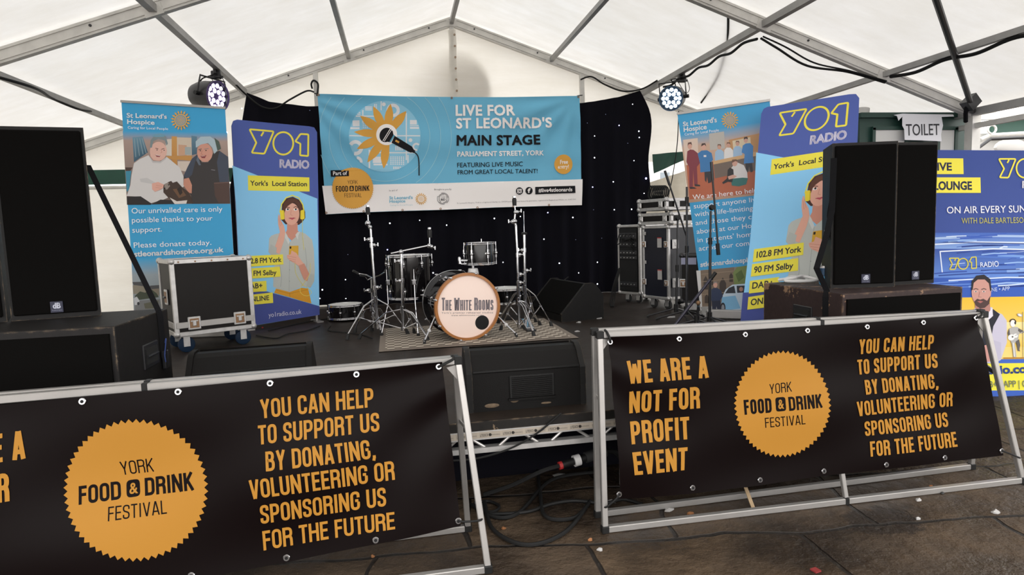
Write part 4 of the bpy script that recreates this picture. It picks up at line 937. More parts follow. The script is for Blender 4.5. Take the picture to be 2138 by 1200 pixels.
a.poly([(400, 818), (420, 802), (450, 800), (474, 815), (482, 850), (468, 868), (474, 912), (414, 918), (412, 868)], '#3274ad'); a.ell(431, 782, 13, 17, '#d3a391', 18); a.poly([(418, 780), (422, 764), (440, 762), (446, 780), (436, 770)], '#3f2a25'); a.poly([(436, 916), (470, 912), (474, 970), (456, 976), (450, 940), (446, 972), (438, 960)], '#26232a'); a.quad((432, 826), (446, 826), (446, 836), (432, 836), '#e3dfdd')
a.poly([(640, 775), (656, 764), (680, 762), (696, 778), (694, 830), (700, 866), (646, 872), (650, 820), (634, 812)], '#3b82c2'); a.ell(656, 746, 11, 15, '#d3a391', 18); a.poly([(645, 744), (648, 730), (664, 728), (668, 742), (656, 738)], '#3a2822'); a.poly([(654, 870), (690, 868), (694, 914), (682, 918), (674, 886), (666, 920), (658, 914)], '#26232a')
a.poly([(572, 904), (590, 880), (614, 866), (646, 880), (664, 918), (666, 948), (612, 955), (584, 950)], '#dcd9d6'); a.ell(598, 868, 14, 18, '#d3a391', 18, .2); a.poly([(580, 868), (584, 850), (606, 848), (614, 862), (600, 858), (590, 864)], '#6b4a37'); a.poly([(576, 952), (640, 946), (668, 948), (658, 982), (620, 992), (582, 988)], '#1f6b66'); a.poly([(560, 905), (572, 892), (590, 902), (592, 930), (584, 970), (560, 968), (536, 980), (530, 972), (556, 950), (558, 930)], '#1d1b1e'); a.poly([(560, 940), (588, 930), (610, 938), (592, 950), (566, 956)], '#d3a391')
a.text("St Leonard's", (322, 650), (499, 624), (502, 650), (323, 673), SW, .08); a.text('Hospice', (326, 679), (446, 662), (448, 687), (327, 702), SW, .08); a.text('Caring for Local People', (330, 709), (511, 685), (513, 699), (331, 722), SW, 0, 2)
sunflower(a, 572, 640, 48, '#e3a848', '#7c9aa8')
a.m = m8
for t, x, y, W in (('We are here to help', 590, 368, 425), ('support anyone living', 597, 427, 472), ('with a life-limiting illness', 602, 481, 528), ('and those they care', 609, 537, 440), ('about, at our Hospice,', 616, 594, 480), ("in patients' homes and", 622, 650, 500), ('across our community.', 630, 706, 490)):
    s = -.112; a.text(t, (x-3, y-31), (x-3+W, y-31+s*W), (x+W, y+s*W), (x, y), SW, 0)
a.text('stleonardshospice.org.uk', (639, 781), (1135, 730), (1138, 760), (641, 811), SW, .09)
a.poly([(612, 836), (1100, 790), (1140, 1180), (650, 1240)], '#8a8074'); a.poly([(640, 836), (862, 812), (862, 1060), (645, 1070)], '#7b6a59'); a.poly([(612, 836), (640, 834), (652, 1090), (640, 1100)], '#d5d3d0')
for x, y, w, h in ((660, 870, 30, 90), (765, 880, 44, 130), (830, 850, 24, 60), (700, 860, 24, 70), (668, 990, 26, 60)): a.poly([(x, y+h), (x, y+h*.3), (x+w*.5, y), (x+w, y+h*.3), (x+w, y+h)], '#3f352e')
for y in (850, 900, 985): a.stroke([(645, y+10), (860, y-12)], 4, '#94826c')
a.poly([(855, 850), (880, 812), (960, 800), (1100, 790), (1100, 930), (930, 935), (862, 930)], '#77894c'); a.poly([(870, 860), (910, 830), (930, 880), (890, 910)], '#566b35')
a.poly([(640, 1075), (1120, 1050), (1140, 1180), (652, 1200)], '#9b9a97')
a.poly([(776, 1070), (782, 1010), (806, 960), (850, 928), (930, 922), (1100, 930), (1110, 1080), (930, 1090), (800, 1100)], '#c3d4e0'); a.poly([(782, 1010), (870, 1000), (905, 1085), (800, 1096), (776, 1070)], '#7fb6d8'); a.poly([(802, 985), (826, 950), (862, 935), (872, 984)], '#2a3038'); a.poly([(878, 935), (1000, 932), (1010, 975), (882, 982)], '#2a3038'); a.ell(908, 958, 13, 15, '#b98a76', 16); a.ell(788, 1082, 17, 36, '#23242a', 24); a.ell(788, 1082, 10, 24, '#8d9197', 20)
a.poly([(705, 965), (725, 950), (752, 950), (776, 966), (788, 1005), (770, 1032), (712, 1034), (694, 1010)], '#2c3854'); a.ell(738, 928, 14, 20, '#d0a08c', 20); a.poly([(724, 924), (728, 908), (748, 908), (752, 922), (740, 914)], '#8a8580'); a.poly([(714, 1034), (772, 1032), (776, 1142), (756, 1150), (746, 1070), (738, 1146), (720, 1140)], '#232a3d')
a.text('A ©', (655, 1155), (690, 1150), (691, 1168), (656, 1172), '#e6e6e6', .03)
ol = [(1414.5, 239), (1607, 211), (1628, 400), (1662, 655), (1476, 700), (1470.6, 669), (1423, 300)]
rr_ = thing('roll_up_banner', 'leaning blue hospice roll-up banner with nurses behind the microphone stands', 'roll-up banner', (3.1, 5.4, DZ))
panel_mesh('printed_sheet', pr_, a, '#38a1d5', 'print_board', rr_, outline=ol, thick=.003, side='#c9c9c9')
MB().bar(pr_.pt(1413.5, 237.5), pr_.pt(1608, 209), .02, .022).build('top_rail', 'alu', rr_)
q1, q2 = pr_.pt(1476, 698), pr_.pt(1655, 660); MB().bar(Vector((q1.x, q1.y, DZ+.045)), Vector((q2.x, q2.y, DZ+.045)), .12, .09, bevel=.012).build('base_cassette', 'alu', rr_)

# wide radio board standing on the paving
p0, n0 = three(at(1960, 313, Y=4.06), at(2138, 314, Y=4.0), at(2040, 828, Y=4.03)); pw = Panel(p0, n0, None, .0015, .0001)
mB = lambda X, Y: (1840+X/2.144, 300+Y/2.144)
BB = '#374c92'
a = Art(mB)
a.quad((215, 398), (1200, 398), (1200, 470), (215, 470), '#3f62b4', '#7f9fd4'); a.quad((215, 470), (1200, 470), (1200, 600), (215, 605), '#34509c', '#5d84cc'); a.quad((215, 600), (1200, 590), (1200, 685), (240, 690), '#3156ac')
for pts, w, c in (([(215, 425), (500, 412), (900, 418)], 10, '#9fb7dd'), ([(215, 452), (420, 440), (900, 445)], 6, '#d4def0'), ([(240, 440), (900, 452)], 4, '#26397a'), ([(265, 482), (500, 470), (900, 478)], 5, '#dfe7f3'), ([(262, 480), (272, 575)], 5, '#d7e0f0'), ([(255, 590), (420, 580), (900, 575)], 5, '#27408a'), ([(300, 612), (560, 598), (900, 600)], 6, '#c7d5ec'), ([(390, 640), (560, 622), (900, 628)], 7, '#8facdc'), ([(520, 500), (900, 520)], 14, '#6f95d2'), ([(300, 520), (420, 505), (640, 512)], 8, '#4a6fbd'), ([(560, 570), (900, 555)], 12, '#7d9fd8')): a.stroke(pts, w, c)
rs = random.Random(5); a.L += 1; a.inc = 0
for i in range(70):
    y0 = 405+rs.random()*265; x0 = 220+rs.random()*640; w0_ = 30+rs.random()*160; a.stroke([(x0, y0), (x0+w0_*.5, y0-3-4*rs.random()), (x0+w0_, y0-4-6*rs.random())], 1.5+rs.random()*5, rs.choice(['#2c479a', '#5f86cf', '#8fb0e0', '#3a5cb2', '#24397f', '#c9d8ee']))
a.inc = 1
a.quad((215, 690), (1200, 675), (1200, 975), (225, 985), '#e0b534', '#e6cc7e'); a.quad((420, 800), (1200, 790), (1200, 900), (430, 910), '#ead79a', '#e3bd4e')
a.quad((225, 968), (1200, 955), (1200, 1000), (225, 1010), '#3c5fb4'); a.quad((235, 985), (1200, 975), (1200, 1108), (250, 1108), '#d9d13f'); a.quad((240, 1105), (1200, 1100), (1200, 1130), (240, 1130), '#3558ad')
a.quad((150, 64), (365, 66), (367, 136), (150, 136), YC); a.text('LIVE', (226, 86), (312, 86), (313, 119), (226, 119), '#353a55', .10)
a.quad((120, 150), (442, 151), (444, 220), (120, 220), YC); a.text('LOUNGE', (236, 170), (402, 170), (403, 205), (236, 206), '#353a55', .10)
yo_logo(a, ([(524, 68, 7), (600, 68, 7), (567, 152, 6), (528, 151, 6), (548, 112, 3)], [(570, 72), (562, 86)], [(700, 68, 5), (730, 68, 5), (730, 150, 4), (700, 150, 4), (700, 106, 2), (684, 98, 4)]), 7, YC, (640, 110, 37, 42))
a.text('RADIO', (630, 168), (734, 168), (734, 198), (630, 198), '#e3e3ec', .10)
a.text('ON AIR EVERY SUNDAY', (291, 282), (729, 274), (730, 305), (292, 312), '#e5e6ee', .02); a.text('WITH DALE BARTLESON', (357, 332), (654, 329), (655, 354), (358, 357), '#b7b356', 0)
yo_logo(a, ([(302, 512, 4), (346, 512, 4), (328, 562, 4), (304, 562, 4), (316, 538, 2)], [(330, 515), (326, 524)], [(402, 508, 3), (422, 506, 3), (424, 556, 3), (402, 558, 3), (402, 530, 2), (392, 528, 3)]), 5, '#c9bd4a', (364, 537, 22, 24)); a.text('RADIO', (440, 531), (522, 524), (524, 549), (442, 552), '#d3dcee', .04)
a.text('ONLINE • APP', (440, 648), (572, 638), (573, 655), (441, 665), '#b9c8e6', 0)
a.m = lambda X, Y: (1900+X/4.139, 560+Y/4.139)
a.poly([(560, 335), (540, 370), (480, 400), (440, 470), (440, 700), (500, 760), (600, 812), (720, 820), (780, 790), (832, 640), (830, 450), (790, 395), (715, 365), (705, 335)], '#bdb9cb')
a.poly([(560, 345), (520, 420), (540, 690), (650, 700), (690, 640), (715, 500), (772, 396), (712, 350), (690, 420), (620, 500)], '#1f212c'); a.poly([(560, 340), (620, 500), (600, 540), (545, 400)], '#cfcbd8'); a.poly([(706, 338), (712, 410), (690, 430), (640, 470), (690, 350)], '#d5d2de'); a.poly([(588, 400), (612, 400), (606, 600), (590, 600)], '#22222c')
a.poly([(555, 300), (685, 300), (690, 360), (622, 440), (560, 350)], '#a8796f'); a.ell(611, 205, 84, 128, '#c08f84', 40)
a.poly([(524, 190), (528, 110), (570, 62), (635, 54), (688, 92), (700, 190), (686, 196), (676, 130), (640, 96), (580, 96), (545, 125), (536, 185)], '#241f22')
a.poly([(530, 240), (550, 285), (575, 262), (600, 270), (628, 262), (660, 280), (690, 235), (680, 305), (640, 340), (600, 346), (562, 320)], '#4a3634'); a.poly([(575, 285), (600, 280), (628, 286), (602, 300)], '#a8645f')
for x in (563, 632): a.ell(x, 200, 13, 7, '#d8cfcd', 14); a.ell(x, 200, 6, 6, '#2b2426', 10); a.stroke([(x-22, 182), (x, 174), (x+22, 182)], 6, '#33282a')
a.stroke([(597, 200), (588, 245), (612, 248)], 5, '#a2736a')
a.poly([(470, 680), (560, 690), (650, 660), (700, 640), (730, 700), (720, 800), (600, 812), (500, 770)], '#bd8b83'); a.poly([(690, 640), (722, 620), (780, 640), (780, 780), (720, 812)], '#b3afc2')
# silver figure with a guitar
S1, S2, S3 = '#a9a7a4', '#e2e1de', '#5a5552'
a.ell(882, 475, 22, 30, S2, 20); a.arc(882, 470, 27, 32, 8, '#2b2729', -2.9, -.2, 16); a.ell(902, 470, 8, 14, '#2b2729', 12)
a.poly([(850, 520), (880, 505), (920, 505), (945, 525), (935, 560), (925, 640), (865, 640), (856, 570)], S1); a.poly([(850, 520), (836, 560), (850, 600), (868, 590), (856, 560)], S3); a.poly([(930, 515), (975, 540), (985, 535), (985, 550), (960, 560), (925, 540)], S3)
a.ell(868, 595, 30, 26, S2, 24, -.4); a.ell(905, 580, 20, 18, S2, 20); a.stroke([(900, 580), (985, 540)], 7, S1); a.ell(878, 590, 8, 8, S3, 12)
a.poly([(868, 630), (895, 630), (905, 700), (912, 765), (886, 765), (880, 700)], S1); a.poly([(905, 630), (935, 610), (945, 660), (938, 700), (945, 715), (925, 712), (915, 660)], S3); a.stroke([(885, 640), (895, 760)], 6, S2)
a.stroke([(965, 375), (968, 770)], 4, '#5a544a'); a.ell(940, 402, 24, 13, S1, 20, .3); a.ell(940, 402, 16, 8, S2, 16, .3); a.quad((800, 768), (1000, 766), (1000, 778), (800, 780), '#a8741f')
a.m = mB
a.text('yo1radio.co.uk', (352, 998), (720, 985), (722, 1020), (354, 1034), '#2f4a94', .10); a.text('DAB+ | APP | ONLINE', (432, 1062), (745, 1055), (746, 1085), (434, 1090), '#6a7260', .02)
ol = [(1870, 312.5), (1957, 313), (2138, 314), (2440, 316), (2470, 818), (2138, 823), (2040, 829), (1900, 836)]
wb_ = thing('radio_board', 'wide dark blue radio board with a bearded man standing on the paving', 'display board', tuple(pw.pt(2140, 826)*1.0))
panel_mesh('printed_cover', pw, a, BB, 'print_fabric', wb_, outline=ol, thick=.04, side='#3c559f')
for x in (1910, 2420): p = pw.pt(x, 800); MB().box((p.x, p.y+.12, .015), (.06, .5, .03)).build('foot', 'alu', wb_)

# ------------------------------------------------------------------ drum kit
def RZ(a): return Matrix.Rotation(a, 4, 'Z')
rg = thing('rug', 'grey and beige checked rug with a plain border under the drum kit', 'rug', (.62, 5.6, DZ), math.radians(.8))
def rugz(x, y): return .007+.004*noise.noise(Vector((x*2.2, y*2.2, 4)))
mb_ = sheet(lambda u, v: (-.78+1.56*u, -.54+1.1*v, rugz(-.78+1.56*u, -.54+1.1*v)+.003), 30, 24); mb_.build('pile', 'rug', rg, world=False, smooth=True)
mb_ = sheet(lambda u, v: (-.83+1.66*u, -.60+1.22*v, rugz(-.83+1.66*u, -.60+1.22*v)), 30, 24); bo = mb_.build('border', 'rug_border', rg, world=False, smooth=True)

def lug(parent, c, out, h, name='lug', ax=(0, 0, 1)):
    c, out, ax = Vector(c), Vector(out).normalized(), Vector(ax)
    m = MB(); y, z = frame_of(out, ax)
    m.ball(c+out*.010, .016, 10); m.cyl(c+out*.012-ax*h, c+out*.012+ax*h, .0045, seg=8); m.cyl(c+out*.012-ax*h*.55, c+out*.012+ax*h*.55, .010, seg=8)
    return m.build(name, 'chrome', parent, smooth=True)
def hoop(parent, c, ax, r, h, mat='chrome', name='hoop'):
    return MB().lathe([(r-.004, -h/2), (r+.007, -h/2), (r+.009, -h/2+.004), (r+.006, 0), (r+.009, h/2-.004), (r+.007, h/2), (r-.004, h/2)], c, ax, 48, True).build(name, mat, parent, smooth=True)
def drum(name, label, c, r, h, nl, rot=0, tilt=None, head='head_white', legs=None, badge=None):
    c = Vector(c); t = thing(name, label, 'drum', tuple(c-Vector((0, 0, h/2)))); ax = Vector(tilt or (0, 0, 1)).normalized(); x, y = frame_of(ax)
    sh = MB().lathe([(r, -h/2+.012), (r, h/2-.012), (r-.008, h/2-.012), (r-.008, -h/2+.012)], c, ax, 56, True).build('shell', 'drum_black', t, smooth=True)
    MB().lathe([(0, h/2-.002), (r-.002, h/2-.002), (r+.002, h/2-.008)], c, ax, 48).build('drumhead', head, t, smooth=True)
    MB().lathe([(0, -h/2+.006), (r-.002, -h/2+.006)], c, ax, 48).build('drumhead', head, t, smooth=True)
    hoop(t, c+ax*(h/2-.006), ax, r, .022); hoop(t, c-ax*(h/2-.006), ax, r, .022)
    for i in range(nl):
        a = rot+2*PI*i/nl; o = x*math.cos(a)+y*math.sin(a)
        if h > .24:
            for s in (-1, 1): lug(t, c+o*(r+.002)+ax*s*(h/2-.075), o, .035, ax=ax); 
            m = MB()
            for s in (-1, 1): m.cyl(c+o*(r+.013)+ax*s*(h/2-.09), c+o*(r+.013)+ax*s*(h/2+.006), .0032, seg=6)
            m.build('tension_rod', 'chrome', t)
        else: lug(t, c+o*(r+.002), o, h*.36, ax=ax); MB().cyl(c+o*(r+.013)-ax*(h/2+.004), c+o*(r+.013)+ax*(h/2+.006), .0032, seg=6).build('tension_rod', 'chrome', t)
    if legs:
        for (lx, ly) in legs:
            d = Vector((lx-c.x, ly-c.y, 0)).normalized(); top = Vector((c.x, c.y, 0))+d*(r+.03); z0 = c.z-h/2
            MB().tube([(lx, ly, DZ+.02), (top.x, top.y, z0-.03), (top.x, top.y, z0+.28)], .0055, 8).build('leg', 'chrome', t, smooth=True)
            MB().box((top.x-d.x*.012, top.y-d.y*.012, z0+.16), (.045, .045, .05), None, .008).build('leg_bracket', 'chrome', t)
            MB().ball((lx, ly, DZ+.018), .016, 10).build('rubber_foot', 'rubber', t)
    if badge: 
        bd = Vector(badge).normalized(); MB().ball(c+bd*(r+.001), .022, 16, (1, .25, .55) if abs(bd.y) > abs(bd.x) else (.25, 1, .55)).build('badge', 'silver_badge', t, smooth=True)
    return t
drum('floor_tom', 'black lacquered floor tom on three chrome legs left of the bass drum', (.085, 5.92, 1.03), .205, .40, 8, .25, legs=[(-.20, 5.78), (.13, 5.62), (.28, 6.16)])
drum('rack_tom', 'small black tom mounted above the bass drum', (.705, 5.48, 1.235), .128, .19, 6, .15, badge=(.35, -1, 0))
drum('snare_drum', 'black snare drum lying on the stage at the foot of the curtain', (-.62, 7.05, .60), .185, .15, 8, .2)
drum('snare_drum', 'snare drum with a white head half hidden behind the bass drum', (1.06, 6.3, .76), .18, .15, 8, .1)
# bass drum
KC = Vector((.548, 5.24, DZ+.296)); ka = Vector((.19, -1, 0)).normalized(); KR = .279; KD = .43
kd = thing('bass_drum', 'bass drum with cream lettered head and honey wood hoop on the rug', 'drum', (KC.x, KC.y, DZ+.01))
kb = KC-ka*KD
sh = MB().lathe([(KR-.012, .02), (KR-.012, KD-.02), (KR-.02, KD-.02), (KR-.02, .02)], kb, ka, 64, True).build('shell', 'drum_black', kd, smooth=True)
def wood_hoop(c, mat, nm): return MB().lathe([(KR-.012, -.022), (KR+.009, -.022), (KR+.011, -.018), (KR+.011, .018), (KR+.009, .022), (KR-.012, .022)], c, ka, 72, True).build(nm, mat, kd, smooth=True)
wood_hoop(KC, 'hoop_wood', 'front_hoop'); wood_hoop(kb, 'drum_black', 'rear_hoop')
MB().lathe([(KR+.010, -.006), (KR+.0125, -.006), (KR+.0125, .006), (KR+.010, .006)], kb, ka, 72, True).build('hoop_inlay', 'silver_badge', kd, smooth=True)
kp = Panel(KC-ka*.002, ka, None, .0012, .0001); km = lambda X, Y: (860+X/5, 480+Y/5)
def kdisc(r, cx=0, cz=0, n=64):
    o = []
    for i in range(n):
        s = Vector((0, 0, 1)).cross(ka).normalized(); p = KC-ka*.002+s*(cx+r*math.cos(2*PI*i/n))+Vector((0, 0, 1))*(cz+r*math.sin(2*PI*i/n))
        d = p-EYE; k = d.dot(_f); o.append((1069+FPX*d.dot(_r)/k, 600-FPX*d.dot(_u)/k))
    return o
a = Art(km); GR = '#7d7478'
def kw(w, x0, x1, y0, y1, s): a.ctext(w, (x0, y0), (x1, y0-.6), (x1, y1-.6), (x0, y1), GR, s, .06)
kw('T', 310, 346, 706, 842, .14); kw('HE', 349, 414, 730, 840, .135); kw('W', 441, 497, 708, 840, .15); kw('HITE', 502, 622, 730, 839, .135); kw('R', 650, 690, 706, 838, .14); kw('OOMS', 694, 850, 728, 837, .135)
a.text("York's premier rehearsal studios", (309, 856), (846, 852), (846, 868), (309, 872), GR, .03, 2, .09); a.text('www.whiterooms.rocks', (411, 883), (747, 880), (747, 894), (411, 897), GR, .03, 2, .09)
a.m = lambda x, y: (x, y); a.poly(kdisc(.058, .125, -.148), '#070606')
MB().lathe([(.054, -.004), (.062, -.004), (.062, .003), (.054, .003)], KC-ka*.002+Vector((0, 0, 1)).cross(ka).normalized()*.125+Vector((0, 0, -.148)), ka, 32, True).build('port_ring', 'black_plastic', kd)
panel_mesh('drumhead', kp, a, '#f6dfd3', 'print_board', kd, outline=kdisc(KR-.010), thick=.002)
ks = Vector((0, 0, 1)).cross(ka).normalized()
for i in range(8):
    an = PI/8+2*PI*i/8+.12; o = ks*math.cos(an)+Vector((0, 0, 1))*math.sin(an)
    for c0, s in ((KC, -1), (kb, 1)):
        m = MB(); m.box(c0+o*(KR+.008)+ka*(-s*.004), (.02, .02, .02), None, .004); m.cyl(c0+o*(KR+.012)+ka*(s*-.026), c0+o*(KR+.012)+ka*s*.12, .0042, seg=8); m.ball(c0+o*(KR+.012)-ka*s*.028, .011, 8); m.box(c0+o*(KR+.016)-ka*s*.03, (.03, .008, .012), None, .003)
        m.build('claw_hook', 'chrome', kd, smooth=True)
    lug(kd, KC-ka*.16+o*(KR-.01), o, .05, ax=ka)
for sp, gx, gy in ((-1, .165, 5.175), (1, .965, 5.215)):
    p = KC-ka*.12+ks*sp*(KR-.03)*.97+Vector((0, 0, -.06)); g = Vector((gx, gy, DZ+.03))
    s_ = MB().cyl(p, p.lerp(g, .62), .012, seg=10).cyl(p.lerp(g, .55), g, .0085, seg=10).build('spur_leg', 'chrome', kd, smooth=True)
    MB().ball(p.lerp(g, .6), .017, 10).build('spur_clamp', 'white_plastic', kd, smooth=True); MB().cyl(p.lerp(g, .93), g+Vector((0, 0, -.02)), .014, .011, 10).build('rubber_foot', 'rubber', s_)
    MB().box(p, (.05, .06, .045), None, .01).build('spur_bracket', 'chrome', kd)
tm = at(985, 552, Y=5.45)
MB().lathe([(.05, 0), (.042, .05), (.036, .052), (0, .052)], (tm.x+.01, 5.45, KC.z+KR-.018), (0, 0, 1), 20).build('mount_base', 'white_plastic', kd, smooth=True)
tb = Vector((tm.x+.01, 5.45, KC.z+KR+.03)); m = MB()
m.cyl(tb, tb+Vector((0, 0, .06)), .013, seg=12); m.tube([tb+Vector((-.11, 0, .075)), tb+Vector((-.04, 0, .075)), tb+Vector((0, 0, .05)), tb+Vector((.09, .0, .07))], .012, 10); m.box(tb+Vector((-.115, 0, .075)), (.03, .03, .07), None, .008); m.box(tb+Vector((-.06, 0, .045)), (.10, .025, .016), None, .006); m.ball(tb+Vector((0, 0, .055)), .026, 12); m.box(tb+Vector((.085, 0, .085)), (.03, .03, .13), None, .006)
m.cyl(tb+Vector((.085, 0, .02)), tb+Vector((.085, 0, .26)), .006, seg=8); m.box(tb+Vector((.11, .0, .15)), (.06, .03, .04), None, .008)
m.build('tom_bracket', 'chrome', kd, smooth=True)

# ------------------------------------------------------------------ stands
def tripod(parent, hub, feet, sleeve, base_r=.011, double=True, mat='chrome'):
    hub = Vector(hub); low = Vector((hub.x+(sleeve[0]-hub.x), sleeve[1], sleeve[2]))
    MB().cyl(hub+Vector((0, 0, -.03)), hub+Vector((0, 0, .03)), .022, seg=14).build('hub', mat, parent, smooth=True)
    MB().cyl(low+Vector((0, 0, -.014)), low+Vector((0, 0, .014)), .019, seg=14).build('sleeve', mat, parent, smooth=True)
    for fx, fy in feet:
        f = Vector((fx, fy, DZ+.03)); d = Vector((fx-hub.x, fy-hub.y, 0)).normalized(); s = Vector((-d.y, d.x, 0)); top = hub+d*.02
        kn = top.lerp(f, .33)+Vector((0, 0, .05)); m = MB()
        for k in ((-1, 1) if double else (0,)):
            o = s*.012*k; m.tube([top+o, kn+o, f.lerp(kn, .05)+o*.35], .0055, 7)
        mid = top.lerp(f, .55)+Vector((0, 0, .02)); m.tube([low+d*.012, mid], .005, 6)
        m.box(mid, (.022, .022, .014)); L = m.build('leg', mat, parent, smooth=True)
        MB().cyl(f.lerp(kn, .10), Vector((fx, fy, DZ+.003)), .013, .019, 10).build('rubber_foot', 'rubber', L, smooth=True)
def wing(m, c, d=(1, 0, 0)):
    c, d = Vector(c), Vector(d).normalized(); m.ball(c, .018, 10); m.cyl(c, c+d*.03, .007, seg=8); m.box(c+d*.035+Vector((0, 0, .006)), (.012, .01, .035), None, .003)
def felt(parent, p, h=.07):
    p = Vector(p); f = MB().lathe([(0, -h/2), (.018, -h/2), (.02, 0), (.02, h*.3), (.013, h/2), (0, h/2)], p, (0, 0, 1), 14).build('felt_sleeve', 'black_plastic', parent, smooth=True)
    MB().lathe([(0, .0), (.016, 0), (.016, .014), (0, .014)], p+Vector((0, 0, h*.5)), (0, 0, 1), 12).build('cap_nut', 'chrome', f, smooth=True)
Z = Vector((0, 0, 1))
def stand_column(parent, pts, radii, joints, mat='chrome'):
    for (p, q), r in zip(zip(pts, pts[1:]), radii): MB().cyl(p, q, r, seg=12).build('tube', mat, parent, smooth=True)
    for p, d in joints: m = MB(); p = Vector(p); m.cyl(p-Z*.02, p+Z*.02, .018, seg=12); wing(m, p+Vector(d).normalized()*.022, d); m.build('wing_clamp', mat, parent, smooth=True)
# left cymbal stand
t = thing('cymbal_stand', 'tall chrome cymbal stand left of the floor tom', 'cymbal stand', (-.25, 5.78, DZ))
Y_ = 5.78; P = [at(788, 686, Y=Y_), at(783, 600, Y=Y_), at(776, 512, Y=Y_), at(774, 478, Y=Y_)]; bx = P[0]
stand_column(t, P, (.0145, .012, .010), ((P[1], (1, -.3, 0)), (P[2], (1, -.2, 0)), (at(775, 500, Y=Y_), (-1, 0, 0))))
MB().ball(at(768, 466, Y=Y_), .026, 14).ball(at(773, 474, Y=Y_), .018, 10).cyl(at(773, 478, Y=Y_), at(768, 466, Y=Y_), .011).build('tilter', 'chrome', t, smooth=True)
MB().cyl(at(769, 466, Y=Y_), at(767.5, 433, Y=Y_), .006, seg=10).build('rod', 'chrome', t, smooth=True); felt(t, at(768, 440, Y=Y_))
tripod(t, at(783.5, 625, Y=Y_), ((-.505, 5.70), (.04, 5.76), (-.30, 6.12)), tuple(P[0]+Z*.06))
# snare stand behind it
t = thing('snare_stand', 'folded snare stand with dark rubber arms behind the left cymbal stand', 'snare stand', (-.26, 6.0, DZ)); sc_ = at(777, 640, Y=6.0); sx_ = sc_.x
stand_column(t, [Vector((sx_, 6.0, DZ+.05)), at(776, 582, Y=6.0)], (.011,), ((at(773, 606, Y=6.0), (-1, -.4, 0)), (at(785, 600, Y=6.0), (1, -.5, 0))))
for p in ([(778, 580), (765, 574), (748, 571), (737, 565)], [(778, 580), (793, 575), (803, 568), (808, 560)], [(778, 580), (768, 584), (762, 576), (752, 574)]):
    q = [at(x, y, Y=6.0+.06*i*(1 if p[-1][0] > 790 else -.6)) for i, (x, y) in enumerate(p)]; A_ = MB().tube(q[:3], .006, 7).build('arm', 'chrome', t, smooth=True); MB().tube(q[2:], .012, 8).build('rubber_grip', 'rubber', A_, smooth=True)
tripod(t, (sx_, 6.0, .74), ((-.46, 6.10), (-.12, 6.22), (-.2, 5.82)), (sx_, 6.0, .60))
# boom cymbal stand
t = thing('cymbal_stand', 'chrome boom cymbal stand with its arm reaching over the floor tom', 'cymbal stand', (0, 5.55, DZ)); Y_ = 5.55
P = [at(842, 690, Y=Y_), at(840, 586, Y=Y_), at(838, 545, Y=Y_), at(837, 530, Y=Y_)]
stand_column(t, P, (.0145, .012, .011), ((P[1], (-1, -.2, 0)), (P[2], (-1, -.2, 0))))
MB().ball(at(837, 526, Y=Y_), .022, 12).cyl(at(838, 536, Y=Y_), at(837, 524, Y=Y_), .014).build('boom_clamp', 'chrome', t, smooth=True)
MB().cyl(at(816, 529, Y=Y_), at(897, 512, Y=Y_), .0075, seg=10).build('boom_arm', 'chrome', t, smooth=True)
m = MB(); m.ball(at(896, 513, Y=Y_), .02, 12); wing(m, at(901, 515, Y=Y_), (1, 0, -.6)); m.build('tilter', 'chrome', t, smooth=True)
MB().cyl(at(897, 512, Y=Y_), at(896.5, 479, Y=Y_), .0055, seg=10).build('rod', 'chrome', t, smooth=True); felt(t, at(897, 487, Y=Y_), .075)
tripod(t, at(841, 646, Y=Y_), ((-.40, 5.70), (.205, 5.37), (.10, 5.78)), tuple(P[0]+Z*.02))
# right cymbal stand and hi-hat stand
t = thing('cymbal_stand', 'straight chrome cymbal stand right of the bass drum', 'cymbal stand', (1.04, 5.5, DZ)); Y_ = 5.5
P = [at(1084, 685, Y=Y_), at(1081.5, 590, Y=Y_), at(1080, 532, Y=Y_), at(1077, 470, Y=Y_)]
stand_column(t, P, (.0145, .0125, .0105), ((P[1], (1, -.4, 0)), (P[2], (1, -.3, 0)), (at(1082, 573, Y=Y_), (1, 0, 0))))
m = MB(); m.ball(at(1074, 462, Y=Y_), .024, 12); wing(m, at(1070, 463, Y=Y_), (-1, 0, 0)); m.ball(at(1077, 443, Y=Y_), .021, 12); wing(m, at(1080, 443, Y=Y_), (1, -.2, .2)); m.cyl(at(1077, 472, Y=Y_), at(1074, 462, Y=Y_), .012); m.cyl(at(1074, 462, Y=Y_), at(1076, 443, Y=Y_), .009); m.build('tilter', 'chrome', t, smooth=True)
MB().cyl(at(1076, 444, Y=Y_), at(1073.5, 416, Y=Y_), .006, seg=10).build('rod', 'chrome', t, smooth=True); felt(t, at(1074, 421, Y=Y_))
tripod(t, at(1081, 628, Y=Y_), ((1.115, 5.22), (.89, 5.64), (1.30, 5.78)), tuple(P[0]+Z*.03))
t = thing('hi_hat_stand', 'hi-hat stand with a bare thin rod right of the cymbal stand', 'hi-hat stand', (1.12, 5.7, DZ)); Y_ = 5.7
P = [at(1098, 690, Y=Y_), at(1095.5, 565, Y=Y_), at(1094.5, 490, Y=Y_)]
stand_column(t, P, (.0155, .0125), ((P[1], (1, -.3, 0)), (at(1094.5, 522, Y=Y_), (-1, -.2, 0))))
MB().cyl(P[2], at(1093.5, 441, Y=Y_), .0035, seg=8).build('pull_rod', 'chrome', t, smooth=True); MB().lathe([(0, -.012), (.026, -.012), (.028, .004), (.012, .012), (0, .012)], at(1094.5, 487, Y=Y_), (0, 0, 1), 18).build('seat_cup', 'black_plastic', t, smooth=True)
tripod(t, at(1095, 602, Y=Y_), ((1.385, 5.66), (1.30, 5.98), (.93, 6.05)), tuple(P[0]+Z*.06))
